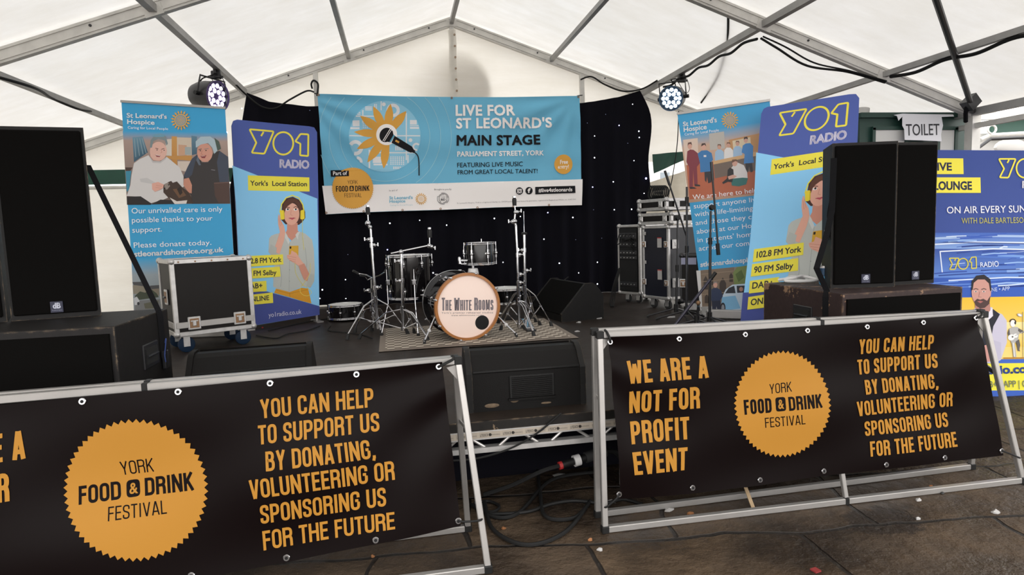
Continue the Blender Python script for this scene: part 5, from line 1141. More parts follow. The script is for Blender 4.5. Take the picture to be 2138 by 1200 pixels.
bs = P[0]; MB().box((bs.x, bs.y-.12, DZ+.02), (.09, .30, .02), None, .006).build('pedal_plate', 'black_metal', t); MB().box((bs.x, bs.y-.10, DZ+.06), (.075, .24, .014), Matrix.Rotation(.22, 3, 'X'), .004).build('footboard', 'chrome', t)

# ------------------------------------------------------------------ stage monitors
def monitor(name, label, org, rz, w, h, d, mat='wedge', vent=True, group=None, old=False):
    t = thing(name, label, 'stage monitor', org, rz)
    prof = [(0, 0), (0, h*.66), (.07*d/.4, h*.94), (.10*d/.4, h), (.16*d/.4, h), (d, h*.20), (d, 0)]
    MB().prism(prof, -w/2+.028, w/2-.028).build('cabinet', mat, t, world=False)
    pe = [(-.008, 0), (-.008, h*.67), (.06*d/.4, h*.955), (.095*d/.4, h+.012), (.17*d/.4, h+.012), (d+.01, h*.22), (d+.01, 0)]
    for s in (-1, 1): m = MB().prism(pe, s*w/2-(.03 if s > 0 else 0), s*w/2+(.03 if s < 0 else 0)); m.bevel_all(.008, 2, 25); m.build('end_cheek', 'wedge_old' if old else mat, t, world=False, smooth=True)
    a_ = Vector((0, .17*d/.4, h+.003)); c_ = Vector((0, d+.004, h*.21)); MB().bar(a_, c_, w-.075, .012, Vector((0, .7, .7))).build('front_grille', 'grille', t, world=False)
    if vent:
        v0 = w*.04; hl = MB().box((v0, -.004, h*.40), (w*.38, .012, h*.40), None, .004).build('rear_panel', 'black_plastic', t, world=False)
        m = MB()
        for i in range(11): m.box((v0, -.013, h*.235+i*h*.033), (w*.34, .012, h*.013))
        m.build('vent_grille', 'wedge', t, world=False)
        MB().box((v0, -.008, h*.185), (w*.40, .014, .012)).build('panel_lip', 'wedge', t, world=False)
        MB().box((0, -.003, h*.70), (w-.07, .012, .008)).build('seam_strip', 'black_plastic', t, world=False)
    return t
w1 = monitor('stage_monitor', 'black stage monitor at the stage front seen from behind between the two festival banners', (.625, 3.14, DZ), math.radians(-1), .635, .305, .44, old=True)
for x, z, sx_, sz_ in ((-.19, .030, .07, .012), (-.07, .048, .04, .012), (.10, .022, .05, .006)): MB().ball((x, .001, z), 1, 12, (sx_*.6, .004, sz_)).build('scuff', simple('bare_wood', (.13, .09, .055), .8, nscale=40, namt=.8), w1, world=False)
w2 = monitor('stage_monitor', 'black stage monitor seen from behind over the left festival banner', (-.855, 3.62, DZ), math.radians(4), .66, .305, .46)
w3 = monitor('stage_monitor', 'large worn stage monitor lying at the right rear by the star cloth', (1.93, 6.42, DZ), math.radians(101), .84, .36, .46, 'wedge_old', False, old=True)
p = [(-.30, .40, .11), (-.05, .30, .20), (.12, .17, .34), (.15, .1, .385)]
tag(MB().tube(spline([RZ(math.radians(101)) @ Vector(q)+Vector((1.93, 6.42, DZ+.012)) for q in p]), .006, 6).build('cable', 'cable', smooth=True), 'thin black cable lying across the face of the rear stage monitor', 'cable')
# ------------------------------------------------------------------ PA: subs, tops, straps
def pa_top(label, x0, x1, y, z, h, d, rz, group=None):
    w = x1-x0; t = thing('loudspeaker', label, 'loudspeaker', ((x0+x1)/2, y, z), rz)
    body = [(-w/2, 0), (w/2, 0), (w/2*.45, d), (-w/2*.45, d)]
    m = MB(); A = [m.bm.verts.new((px_, py_, 0)) for px_, py_ in body]; B = [m.bm.verts.new((px_, py_, h)) for px_, py_ in body]; m.bm.faces.new(A[::-1]); m.bm.faces.new(B)
    for i in range(4): j = (i+1) % 4; m.bm.faces.new((A[i], A[j], B[j], B[i]))
    m.bevel_all(.006, 2); m.build('cabinet', 'cabinet', t, world=False)
    MB().box((0, -.006, h/2+.004), (w-.03, .02, h-.045), None, .006).build('grille', 'grille', t, world=False)
    bd = MB().box((w*.02, -.019, .062), (.056, .006, .058), None, .001).build('badge', simple('badge_navy', lin('#191c33'), .4), t, world=False)
    T4 = t.matrix_basis.copy() if False else Matrix.Translation(Vector(((x0+x1)/2, y, z))) @ RZ(rz)
    def w2p(u, v): # badge face: u across, v up (0..1)
        q = T4 @ Vector((w*.02-.028+.056*u, -.0225, .033+.058*v))-EYE; k = q.dot(_f); return (1069+FPX*q.dot(_r)/k, 600-FPX*q.dot(_u)/k)
    pn = Panel(T4 @ Vector((w*.02, -.0222, .06)), T4.to_3x3() @ Vector((0, -1, 0)), None, .0003, .0001); ar = Art(w2p)
    ar.text('dB', (.22, .86), (.80, .86), (.80, .38), (.22, .38), '#c3c6d4', .10); ar.text('Technologies', (.1, .26), (.9, .26), (.9, .16), (.1, .16), '#8d90a4', 0, 1)
    panel_mesh('logo', pn, ar, '#191c33', 'print_board', bd, outline=[w2p(0, 0), w2p(1, 0), w2p(1, 1), w2p(0, 1)], thick=.0002)
    return t
def sub(label, x0, x1, y0, y1, z1, side, z0=DZ):
    t = thing('subwoofer', label, 'subwoofer', ((x0+x1)/2, y0, z0)); h = z1-z0
    MB().box(((x0+x1)/2, (y0+y1)/2, z0+h/2), (x1-x0, y1-y0, h), None, .003, 1).build('cabinet', 'sub' if side > 0 else 'sub_brown', t)
    MB().box(((x0+x1)/2, y0-.004, z0+h/2-.005), (x1-x0-.05, .014, h-.06)).build('grille', 'grille', t)
    xs = x1 if side > 0 else x0
    for yy in (y0+.16, y0+.40):
        f = MB().box((xs+side*.001, y0+.38 if yy > y0+.2 else yy+.10, z0+h*(.62 if yy > y0+.2 else .2)), (.014, .20, .13), None, .004).build('handle_plate', 'black_metal', t)
        MB().box((xs+side*.006, y0+.38 if yy > y0+.2 else yy+.10, z0+h*(.62 if yy > y0+.2 else .2)), (.010, .155, .085)).build('handle_recess', 'hole', f)
        MB().cyl((xs+side*.012, (y0+.38 if yy > y0+.2 else yy+.10)-.07, z0+h*(.62 if yy > y0+.2 else .2)), (xs+side*.012, (y0+.38 if yy > y0+.2 else yy+.10)+.07, z0+h*(.62 if yy > y0+.2 else .2)), .009, seg=8).build('handle_bar', 'black_metal', f)
    for yy in (y0+.03, y1-.03): MB().box((xs, yy, z0+.03), (.01, .05, .05)).build('corner_plate', 'black_metal', t)
    return t
ZL, ZRs = 1.056, .978
sub('wide scuffed subwoofer at the left stage edge under two loudspeakers', -2.44, -1.335, 3.18, 3.86, ZL, 1)
sub('scuffed brown-edged subwoofer at the right carrying two loudspeakers and a can', 2.66, 3.52, 3.36, 4.2, ZRs, -1)
pl_ = [at(x, 665, Y=3.62).x for x in (200, 19, -180)]
pa_top('tall loudspeaker on the left subwoofer with a blue badge low on its cloth', pl_[1]+.004, pl_[0], 3.66, ZL, 1.0, .42, math.radians(10))
pa_top('tall loudspeaker cut by the frame, outermost on the left subwoofer', pl_[2], pl_[1]-.004, 3.58, ZL, 1.0, .42, math.radians(10))
pr3 = [at(x, 592, Y=3.62).x for x in (1738, 1855, 1947)]
pa_top('tall loudspeaker nearer the drink can on the right subwoofer', pr3[0], pr3[1]-.004, 3.60, ZRs, .945, .38, math.radians(-12))
pa_top('tall loudspeaker turned outward, nearest the radio board on the right subwoofer', pr3[1]+.014, pr3[2]+.022, 3.63, ZRs, .945, .38, math.radians(1))
def ribbon(pts, w, side, thick=.003):
    m = MB(); P = [Vector(p) for p in pts]; s = Vector(side).normalized()*w/2
    for a_, b_ in zip(P, P[1:]):
        nrm = (b_-a_).cross(s).normalized()*thick
        v = [m.bm.verts.new(q) for q in (a_-s, a_+s, b_+s, b_-s, a_-s+nrm, a_+s+nrm, b_+s+nrm, b_-s+nrm)]
        for f in ((0, 1, 2, 3), (7, 6, 5, 4), (0, 3, 7, 4), (1, 5, 6, 2), (0, 4, 5, 1), (3, 2, 6, 7)): m.bm.faces.new([v[i] for i in f])
    return m
xl = -1.330
s_ = thing('ratchet_strap', 'black ratchet strap from the left loudspeakers down over the subwoofer side', 'strap', (xl, 3.7, ZL))
ribbon([at(183, 345, Y=3.9), (xl+.004, 3.70, ZL+.006), (xl+.010, 3.70, ZL-.03), (xl+.012, 3.70, ZL-.26)], .030, (.75, .66, 0)).build('webbing', 'strap', s_)
MB().box((xl+.012, 3.72, ZL-.27), (.018, .06, .10), None, .004).build('ratchet', 'black_metal', s_); MB().tube(spline([(xl+.012, 3.71, ZL-.2), (xl+.03, 3.70, ZL-.15), (xl+.02, 3.69, ZL-.24), (xl+.022, 3.69, ZL-.28)], 5), .003, 6).build('blue_tail', simple('blue_cord', (.03, .06, .22), .6), s_)
s_ = thing('ratchet_strap', 'black ratchet strap from the right loudspeakers down to the subwoofer top', 'strap', (2.66, 3.5, ZRs))
q = [at(1741, 330, Y=3.56), at(1737, 440, Y=3.55), at(1726, 490, Y=3.54), at(1705, 560, Y=3.52)]
ribbon(q+[(2.66-.004, 3.50, ZRs+.008), (2.66-.012, 3.50, ZRs-.03), (2.66-.012, 3.5, ZRs-.24)], .036, (.75, -.66, 0)).build('webbing', 'strap', s_)
MB().box(at(1724, 484, Y=3.62), (.016, .02, .035), None, .006).build('buckle', 'white_plastic', s_)
MB().tube(spline([at(1735, 420, Y=3.7), at(1730, 450, Y=3.69), at(1733, 470, Y=3.69), at(1727, 500, Y=3.7)], 5), .012, 6).build('webbing_bundle', 'strap', s_)
# things left on the right subwoofer
cn = at(1720, 594, z=ZRs); t = thing('drink_can', 'blue and white drink can beside the right loudspeakers', 'can', (cn.x, cn.y, ZRs))
def lp(prof): return [(r*1.0, h) for r, h in prof]
MB().lathe([(0, .003), (.024, .0), (.031, .010), (.031, .085)], (cn.x, cn.y, ZRs), (0, 0, 1), 28).build('lower_body', simple('can_blue', lin('#5fa9cf'), .3, .3, nscale=60, namt=.35), t, smooth=True)
MB().lathe([(.0312, .060), (.0312, .118)], (cn.x, cn.y, ZRs), (0, 0, 1), 28).build('upper_band', simple('can_dark', lin('#1d3f5c'), .3, .3, nscale=50, namt=.5), t, smooth=True)
MB().lathe([(.0312, .118), (.026, .130), (.0265, .133), (.024, .131), (0, .128)], (cn.x, cn.y, ZRs), (0, 0, 1), 28).build('rim', 'alu', t, smooth=True)
c0 = at(1680, 589, z=ZRs+.005)
tag(MB().tube(spline([c0+Vector((-.13, .12, .014)), c0+Vector((-.07, .02, .035)), c0+Vector((.02, .05, .04)), c0+Vector((.08, -.02, .016)), c0+Vector((0, -.03, .012)), c0+Vector((-.12, .05, .012)), c0+Vector((-.04, .10, .035)), c0+Vector((.06, .08, .022))], 6), .011, 8).build('white_cable', 'white_plastic', smooth=True), 'coil of white cable behind the can on the right subwoofer', 'cable coil')
c0 = at(1962, 596, Y=4.02); tag(MB().tube(spline([Vector((3.44+.05*math.cos(i*1.25), 4.02+.03*math.sin(i*1.7), ZRs+.012+.008*i)) for i in range(13)], 4), .011, 7).build('cable_coil', 'cable', smooth=True), 'small black cable coil behind the outer right loudspeaker', 'cable coil')

# ------------------------------------------------------------------ flight cases
def case_edges(t, sz, o=(0, 0, 0), w=.03, mat='alu_case', local=True):
    X, Yd, H = sz; o = Vector(o)
    for ax in range(3):
        for s1 in (-1, 1):
            for s2 in (-1, 1):
                c = [0, 0, H/2]; d = [w, w, w]
                oth = [i for i in range(3) if i != ax]; half = (X/2, Yd/2, H/2)
                c[oth[0]] += s1*(half[oth[0]]-w/2+.003); c[oth[1]] += s2*(half[oth[1]]-w/2+.003); d[ax] = (X, Yd, H)[ax]
                MB().box(Vector(c)+o, d, None, .003).build('edge_trim', mat, t, world=False)
    for sx_ in (-1, 1):
        for sy in (-1, 1):
            for sz_ in (0, 1): MB().ball(o+Vector((sx_*(X/2-.014), sy*(Yd/2-.014), sz_*H+(.014 if not sz_ else -.014))), .030, 10).build('ball_corner', mat, t, world=False, smooth=True)
def latch(t, c, n, mat='alu_case', rust='rust', s=1.0):
    """recessed butterfly latch on a face with outward normal n (local axis)"""
    c, n = Vector(c), Vector(n); up = Vector((0, 0, 1)); sd = up.cross(n)
    R3 = Matrix((sd, n, up)).transposed()
    f = MB().box(c+n*.004, (.105*s, .012, .115*s), R3, .005).build('latch', mat, t, world=False)
    MB().box(c+n*.009, (.078*s, .006, .085*s), R3, .003).build('latch_dish', rust, f, world=False)
    MB().box(c+n*.014, (.030*s, .008, .05*s), R3, .004).box(c+n*.014+up*.02*s, (.06*s, .006, .012*s), R3, .002).build('latch_key', mat, f, world=False)
def caster(t, c, r=.05, mat='blue_wheel', rz=.4):
    c = Vector(c); m = MB().box(c+Vector((0, 0, 2*r+.012)), (.10, .09, .012)).box(c+Vector((.0, .022, r+.03)), (.05, .008, .09)).box(c+Vector((0, -.022, r+.03)), (.05, .008, .09)).build('caster', 'alu_case', t, world=False)
    MB().lathe([(0, -.017), (r*.85, -.017), (r, -.010), (r, .010), (r*.85, .017), (0, .017)], c+Vector((0, 0, r)), (0, 1, 0), 20).build('wheel', mat, m, world=False, smooth=True)
def flight_case(name, label, org, rz, sz, wheels=True, panel='case_panel', tr=.03, zb=None, cr=.05, wm='blue_wheel', em='alu_case'):
    t = thing(name, label, 'flight case', org, rz); zb = (2*cr+.018) if wheels else 0
    MB().box((0, 0, zb+sz[2]/2), (sz[0]-.012, sz[1]-.012, sz[2]-.012)).build('body', panel, t, world=False); case_edges(t, sz, (0, 0, zb), tr, em)
    if wheels:
        for sx_ in (-1, 1):
            for sy in (-1, 1): caster(t, (sx_*(sz[0]/2-.09), sy*(sz[1]/2-.08), 0), cr, wm)
    return t, zb
ca, cb = at(367, 701, z=.66), at(531, 683, z=.66)
ang = math.atan2(cb.y-ca.y, cb.x-ca.x); wC = (cb-ca).xy.length; dC = .52; hC = at(354, 541, Y=ca.y).z-.66; ang += math.radians(5.5); wC *= 1.04; cb = ca+Vector((math.cos(ang), math.sin(ang), 0))*wC
mid = (ca+cb)/2; nrm = Vector((-math.sin(ang), math.cos(ang), 0)); oc = Vector((mid.x, mid.y, DZ))+nrm*dC/2
t, zb = flight_case('flight_case', 'black flight case with aluminium edges on blue casters at the left of the stage', tuple(oc), ang, (wC, dC, hC), tr=.036, cr=.066)
for sx_ in (-.27, .30): latch(t, (sx_*wC, -dC/2-.003, zb+.10), (0, -1, 0), s=.95)
MB().box((0, -dC/2-.004, zb+.09), (wC-.02, .012, .05), None, .002).build('lid_trim', 'alu', t, world=False); MB().box((-wC/2-.004, 0, zb+.09), (.012, dC-.02, .05), None, .002).build('lid_trim', 'alu', t, world=False)
f = MB().box((-wC/2-.004, -.02, zb+hC*.5), (.012, .11, .13), None, .004).build('side_handle', 'alu_case', t, world=False); MB().box((-wC/2-.010, -.02, zb+hC*.5), (.006, .085, .095), None, .003).build('handle_dish', 'rust', f, world=False); MB().cyl((-wC/2-.018, -.055, zb+hC*.5), (-wC/2-.018, .015, zb+hC*.5), .009, seg=8).build('handle_bar', 'black_metal', f, world=False)
for i in range(5): MB().cyl(((-.4+.2*i)*wC, -dC/2-.002, zb+hC-.018), ((-.4+.2*i)*wC, -dC/2-.008, zb+hC-.018), .007, seg=8).build('rivet', 'rust', t, world=False)
# right-hand equipment cases
def rack_at(pxl, pxr, ybot, ytop_px, z0=DZ): pass
rk = (at(1293, 618, z=.62), at(1331, 626, z=.62))
def face_case(name, label, a_, b_, dep, h, base_z, wheels=True, panel='case_panel', tr=.03, cr=.05, em='alu_case'):
    an = math.atan2(b_.y-a_.y, b_.x-a_.x); w = (b_-a_).xy.length; n_ = Vector((-math.sin(an), math.cos(an), 0)); o = Vector(((a_.x+b_.x)/2, (a_.y+b_.y)/2, base_z))+n_*dep/2
    t, zb = flight_case(name, label, tuple(o), an, (w, dep, h), wheels, panel, tr, cr=cr, wm='rubber', em=em); return t, zb, w, an, o
pA, pB = at(1292, 622, Y=7.25), at(1338, 622, Y=6.95)
t, zb, w, an, o = face_case('equipment_rack', 'open equipment rack with cabled units at the left of the case group', pA, pB, .5, .83, DZ, cr=.045)
MB().box((0, -.255, zb+.415), (w-.07, .02, .75)).build('rack_interior', 'hole', t, world=False)
for i, (zz, hh) in enumerate(((.70, .07), (.60, .055), (.50, .05), (.44, .04), (.12, .05))):
    u = MB().box((0, -.268, zb+zz), (w-.08, .012, hh), None, .003).build('rack_unit', 'black_metal', t, world=False)
    for k in range(5): MB().cyl((-.10+.05*k, -.275, zb+zz), (-.10+.05*k, -.285, zb+zz), .007, seg=8).build('knob', 'silver_badge', u, world=False)
for k in range(4): MB().tube(spline([(-.12+.05*k, -.28, zb+.72), (-.10+.07*k, -.34, zb+.60+.03*k), (.02+.03*k, -.32, zb+.66), (.10, -.28, zb+.5+.05*k)], 5), .006, 6).build('patch_cable', 'cable', t, world=False)
pA, pB = at(1343, 622, Y=6.62), at(1397, 633, Y=6.25)
t, zb, w, an, o = face_case('flight_case', 'tall dark blue flight case with two white stickers under the flat cases', pA, pB, .55, .80, DZ, panel='case_panel_blue', cr=.05)
for zz in (.27, .62): s_ = MB().box((w*.18, -.281, zb+zz), (w*.16, .004, .11)).build('sticker', 'paper', t, world=False); MB().box((w*.18, -.283, zb+zz+.05), (w*.16, .004, .01)).build('sticker_band', 'red', s_, world=False)
for zz in (.40, .72): MB().box((-w*.38, -.281, zb+zz), (w*.08, .004, .035)).build('small_sticker', 'paper', t, world=False)
for zz in (.18, .60):
    latch(t, (w/2+.004, -.18, zb+zz), (1, 0, 0), s=.9, rust='alu_case'); latch(t, (-w/2+.03, -.279, zb+zz), (0, -1, 0), s=.6); latch(t, (w/2-.03, -.279, zb+zz), (0, -1, 0), s=.6)
topz = DZ+zb+.80
pA, pB = at(1421, 640, Y=6.02), at(1466, 648, Y=5.88)
t, zb2, w2_, an2, o2 = face_case('flight_case', 'low black flight case behind the microphone stands, next to the hospice banner', pA, pB, .24, .50, DZ, tr=.022, cr=.05, em='black_metal')
MB().box((-w2_*.1, -.126, zb2+.43), (w2_*.7, .006, .07)).build('paper_label', simple('grey_label', lin('#8d8fa6'), .7), t, world=False); latch(t, (-w2_*.35, -.124, zb2+.2), (0, -1, 0), s=.8)
for nm, lab, xl_, yl, xr_, yr, z_ in (('flat_case', 'lower of two flat flight cases stacked on the tall blue case', 1334, 498, 1402, 502, topz+.012), ('flat_case', 'upper of two flat flight cases with a cable coil on top', 1332, 478, 1392, 481, topz+.162)):
    pA, pB = at(xl_, yl, Y=6.66), at(xr_, yr, Y=6.2)
    t, _, w, an, o = face_case(nm, lab, pA, pB, .48, .12, z_+.006, wheels=False, tr=.034)
    latch(t, (w*.32, -.243, .06), (0, -1, 0), s=.6, rust='alu_case'); latch(t, (w/2+.002, -.1, .06), (1, 0, 0), s=.7, rust='alu_case'); latch(t, (-w*.4, -.243, .06), (0, -1, 0), s=.5, rust='alu_case')
zt2 = topz+.290; c0 = at(1375, 455, Y=6.62); t = thing('cable_coil', 'ribbed black cable coil standing on top of the flat cases', 'cable coil', (c0.x, c0.y, zt2))
m = MB()
for i in range(9):
    x = c0.x-.085+.021*i; m.tube([(x+.006*math.sin(k), 6.62+.075*math.cos(2*PI*k/18), zt2+.078+.076*math.sin(2*PI*k/18)) for k in range(18)], .0085, 6, True)
m.build('coil', 'cable', t, smooth=True)
for i, (a_, b_) in enumerate((((1356, 442), (1362, 438)), ((1368, 447), (1371, 443)))): pass
lm = [at(1391, 460, Y=6.55), at(1391, 447, Y=6.55), at(1389, 436, Y=6.55), at(1380, 432, Y=6.52), at(1371, 430, Y=6.5)]; lm[0].z = zt2
t = thing('gooseneck_lamp', 'small black bent gooseneck lamp on the flat cases', 'lamp', tuple(lm[0])); MB().tube(spline(lm, 5), .011, 8).build('neck', 'black_metal', t, smooth=True); MB().cyl(lm[-2], lm[-1], .014, .02).build('lamp_head', 'black_metal', t, smooth=True); MB().cyl(lm[0], lm[0]+Z*.02, .035).build('base', 'black_metal', t)
m = MB()
for k in range(4): m = MB(); m.tube(spline([at(1296, 560, Y=6.95)+Vector((.0, .02*k, 0)), at(1288-2*k, 590, Y=6.9), at(1283-3*k, 625, Y=6.85), at(1281-2*k, 640, z=DZ+.012)], 6), .006, 6); tag(m.build('rack_cable', 'cable', smooth=True), 'loose black cable hanging from the open rack to the stage', 'cable', 'cables hanging from the open rack')

# ------------------------------------------------------------------ microphone stands
def mic_base(t, x, y, z0=DZ):
    for k in range(3):
        a_ = .5+2*PI*k/3; L = MB().tube([(x, y, z0+.10), (x+.26*math.cos(a_), y+.26*math.sin(a_), z0+.022)], .008, 8).build('leg', 'black_metal', t, smooth=True); MB().cyl((x+.25*math.cos(a_), y+.25*math.sin(a_), z0+.026), (x+.29*math.cos(a_), y+.29*math.sin(a_), z0+.010), .012, seg=8).build('rubber_foot', 'rubber', L)
    MB().cyl((x, y, z0+.06), (x, y, z0+.14), .022, seg=12).build('hub', 'black_plastic', t, smooth=True)
def mic_stand(label, Y, base, pole, boom=None, clutch=(), piv=None, cw=None):
    b0 = at(*base, Y=Y); t = thing('microphone_stand', label, 'microphone stand', (b0.x, b0.y, DZ)); mic_base(t, b0.x, Y)
    P = [Vector((b0.x, Y, DZ+.08))]+[at(x, y, Y=Y) for x, y in pole]
    n = len(P)
    for i in range(n-1): MB().cyl(P[i], P[i+1], (.0125, .0095, .008)[min(i, 2)], seg=12).build('tube', 'black_metal', t, smooth=True)
    for x, y in clutch: MB().cyl(at(x, y+7, Y=Y), at(x, y-7, Y=Y), .018, seg=12).build('clutch', 'black_plastic', t, smooth=True)
    if boom:
        q = [at(x, y, Y=Y-.03) for x, y in boom]; B = MB().cyl(q[0], q[1], .0085, seg=10).build('boom_arm', 'black_metal', t, smooth=True); MB().cyl(q[0], q[0].lerp(q[1], .22), .0125, seg=10).build('boom_sleeve', 'black_metal', B, smooth=True)
        if cw: MB().cyl(at(*cw[0], Y=Y-.03), at(*cw[1], Y=Y-.03), .017, seg=12).build('counterweight', 'black_plastic', t, smooth=True)
        if piv: pv = at(*piv, Y=Y); MB().ball(pv, .026, 12).cyl(pv+Vector((-.01, -.05, 0)), pv+Vector((.01, .03, 0)), .02).build('pivot_knob', 'black_plastic', t, smooth=True)
    return t
mic_stand('microphone boom stand leaning left in front of the flat cases', 5.75, (1412, 676), [(1414, 560), (1415, 455)], ((1388, 356), (1433, 492)), ((1414, 560),), (1415, 455), None)
mic_stand('straight microphone stand hard against the left edge of the leaning hospice banner', 5.55, (1433, 680), [(1434, 520), (1434, 390)], None, ((1434, 418), (1434, 520)))
mic_stand('tall microphone boom stand in front of the nurses picture', 5.1, (1482, 700), [(1483, 500), (1484, 440)], ((1485, 338), (1499, 512)), ((1483, 503),), (1486, 433), ((1498, 508), (1500, 532)))
t = thing('microphone_stand', 'short microphone stand whose purple-grey boom slants up to the right', 'microphone stand', (2.55, 5.0, DZ)); q0, q1 = at(1408, 680, Y=4.9), at(1494, 569, Y=4.9); bx = at(1458, 640, Y=4.95)
MB().cyl(q0, q1, .012, seg=12).build('boom_arm', simple('violet_grey_metal', (.02, .017, .035), .35), t, smooth=True); MB().cyl(q1.lerp(q0, .12), q1, .016, seg=12).build('counterweight', 'black_plastic', t, smooth=True)
mic_base(t, bx.x, 4.98); MB().cyl((bx.x, 4.98, DZ+.08), bx, .011).build('tube', 'black_metal', t, smooth=True); MB().ball(at(1458, 632, Y=4.93), .02, 10).build('pivot_knob', 'rust', t, smooth=True)

# ------------------------------------------------------------------ stage lamps under the roof
def par(label, hook, body_c, aim, led, rim, r=.115):
    body_c, aim = Vector(body_c), Vector(aim).normalized(); hook = Vector(hook)
    t = thing('stage_lamp', label, 'stage lamp', tuple(hook))
    MB().lathe([(0, -.27), (.45*r, -.265), (.75*r, -.24), (.92*r, -.17), (r, -.10), (r, .02), (r+.006, .02), (r+.006, .05), (r-.012, .05), (r-.012, .02), (0, .018)], body_c, aim, 32).build('housing', 'black_metal', t, smooth=True)
    MB().lathe([(r-.006, .045), (r+.008, .045), (r+.008, .060), (r-.006, .060)], body_c, aim, 32, True).build('front_ring', rim, t, smooth=True)
    pl2 = MB().lathe([(0, .024), (r-.013, .024)], body_c, aim, 32).build('led_plate', rim, t)
    x, y = frame_of(aim); c = body_c+aim*.028
    for ring, k in ((.38*r, 6), (.72*r, 12)):
        for i in range(k): a_ = 2*PI*i/k+.1; MB().lathe([(0, .008), (.10*r, .006), (.165*r, 0)], c+(x*math.cos(a_)+y*math.sin(a_))*ring, aim, 12).build('led_lens', led, pl2)
    yd = x if abs(x.z) < abs(y.z) else y; yd = Vector((yd.x, yd.y, 0)).normalized()
    for dv in (0,): 
        top = Vector((body_c.x, body_c.y, hook.z-.045)); m = MB()
        m.tube([body_c-aim*.06+yd*(r+.02), top+yd*(r+.02), top-yd*(r+.02), body_c-aim*.06-yd*(r+.02)], .010, 8); m.build('yoke', 'black_metal', t, smooth=True)
        for s in (-1, 1): MB().cyl(body_c-aim*.06+yd*s*(r-.01), body_c-aim*.06+yd*s*(r+.05), .022, seg=12).build('tilt_knob', 'black_plastic', t, smooth=True)
    top = Vector((body_c.x, body_c.y, hook.z-.045)); m = MB(); m.cyl(top, hook, .014); m.box(hook, (.10, .06, .085), None, .01); m.box(hook+Vector((.0, -.02, .05)), (.03, .09, .10), None, .006); m.cyl(hook+Vector((-.06, 0, -.02)), hook+Vector((.07, 0, -.02)), .012); m.build('hook_clamp', 'black_metal', t)
    MB().tube(spline([body_c-aim*.2+Z*.06, body_c-aim*.15+Z*.17, top+Vector((-.02, -.03, .02)), hook+Vector((.02, -.05, 0))], 6), .007, 6).build('power_lead', 'cable', t, smooth=True)
    MB().tube(spline([hook+Vector((.05, -.03, 0)), hook+Vector((.09, -.02, -.12)), hook+Vector((.03, -.03, -.17)), hook+Vector((-.06, 0, -.02))], 6), .004, 5).build('safety_wire', 'black_metal', t, smooth=True)
    return t
hk = Vector((RX-2.66, 7.38, roof_z(RX-2.66)-.11)); bc1 = at(447, 201, Y=7.3)
par('black stage lamp with violet-white LEDs clamped to the roof bar above the left banners', hk+Vector((-.02, -.05, 0)), bc1, (.88, -.45, -.14), 'led_violet', 'par_violet', .155)
hk = Vector((RX+2.66, 7.38, roof_z(RX+2.66)-.11)); bc2 = at(1403, 205, Y=7.3)
par('black stage lamp with blue-white LEDs clamped to the roof bar above the right banners', hk+Vector((.03, -.05, 0)), bc2, (-.62, -.74, -.22), 'led_blue', 'par_blue', .14)

# ------------------------------------------------------------------ festival display frames and their banners
OG, DKB = '#a0712e', '#0b0505'
def display_frame(label, TL, TR, BRt, BL, rTL, rTR, rBR, rBL, joints):
    t = thing('display_frame', label, 'banner frame', tuple((BL+BRt)/2))
    W, Hh = .030, .030; up = Z
    def rail(a_, b_, nm, w=W): return MB().bar(a_, b_, w, w, Z if abs((b_-a_).normalized().z) < .7 else Vector((0, 1, 0)), .003).build(nm, 'alu', t)
    rail(TL, TR, 'top_rail'); rail(BL, BRt, 'bottom_rail'); rail(TL, BL, 'leg', .027); rail(TR, BRt, 'leg', .027)
    rail(rTL, rTR, 'top_rail'); rail(rBL, rBR, 'bottom_rail'); rail(rTL, rBL, 'leg', .027); rail(rTR, rBR, 'leg', .027)
    for p in (TL, TR, BRt, BL, rTL, rTR, rBR, rBL): MB().box(p, (.036, .036, .036), None, .004).build('corner_joint', 'black_plastic', t)
    for u, both in joints:
        p = TL.lerp(TR, u); q = BL.lerp(BRt, u); MB().box(p, (.022, .034, .034), None, .002).build('rail_joint', 'black_plastic', t); MB().box(q, (.022, .034, .034), None, .002).build('rail_joint', 'black_plastic', t); MB().box(rTL.lerp(rTR, u), (.022, .034, .034)).build('rail_joint', 'black_plastic', t)
        rail(p-Z*.02+Vector((0, .012, 0)), q+Z*.017, 'middle_post', .022)
    # hinge plates and stay bars between the two leaves
    for a_, b_, c_, d_ in ((TL, BL, rTL, rBL), (TR, BRt, rTR, rBR)):
        m = MB(); v = [a_+Z*-.02, a_.lerp(b_, .11), a_.lerp(b_, .04)+(Vector((.045, 0, 0)) if a_ is TL else Vector((-.045, 0, 0)))]; m.prism([(0, 0), (0, -.075), (.05, -.012)], -.002, .002, Matrix.Translation(a_+Vector((0, 0, -.016))) @ RZ(-PI/2 if a_ is TL else PI/2)); m.build('corner_gusset', 'alu', t)
        MB().bar(a_.lerp(b_, .34), c_.lerp(d_, .34), .006, .016).build('stay_bar', 'alu', t)
    return t
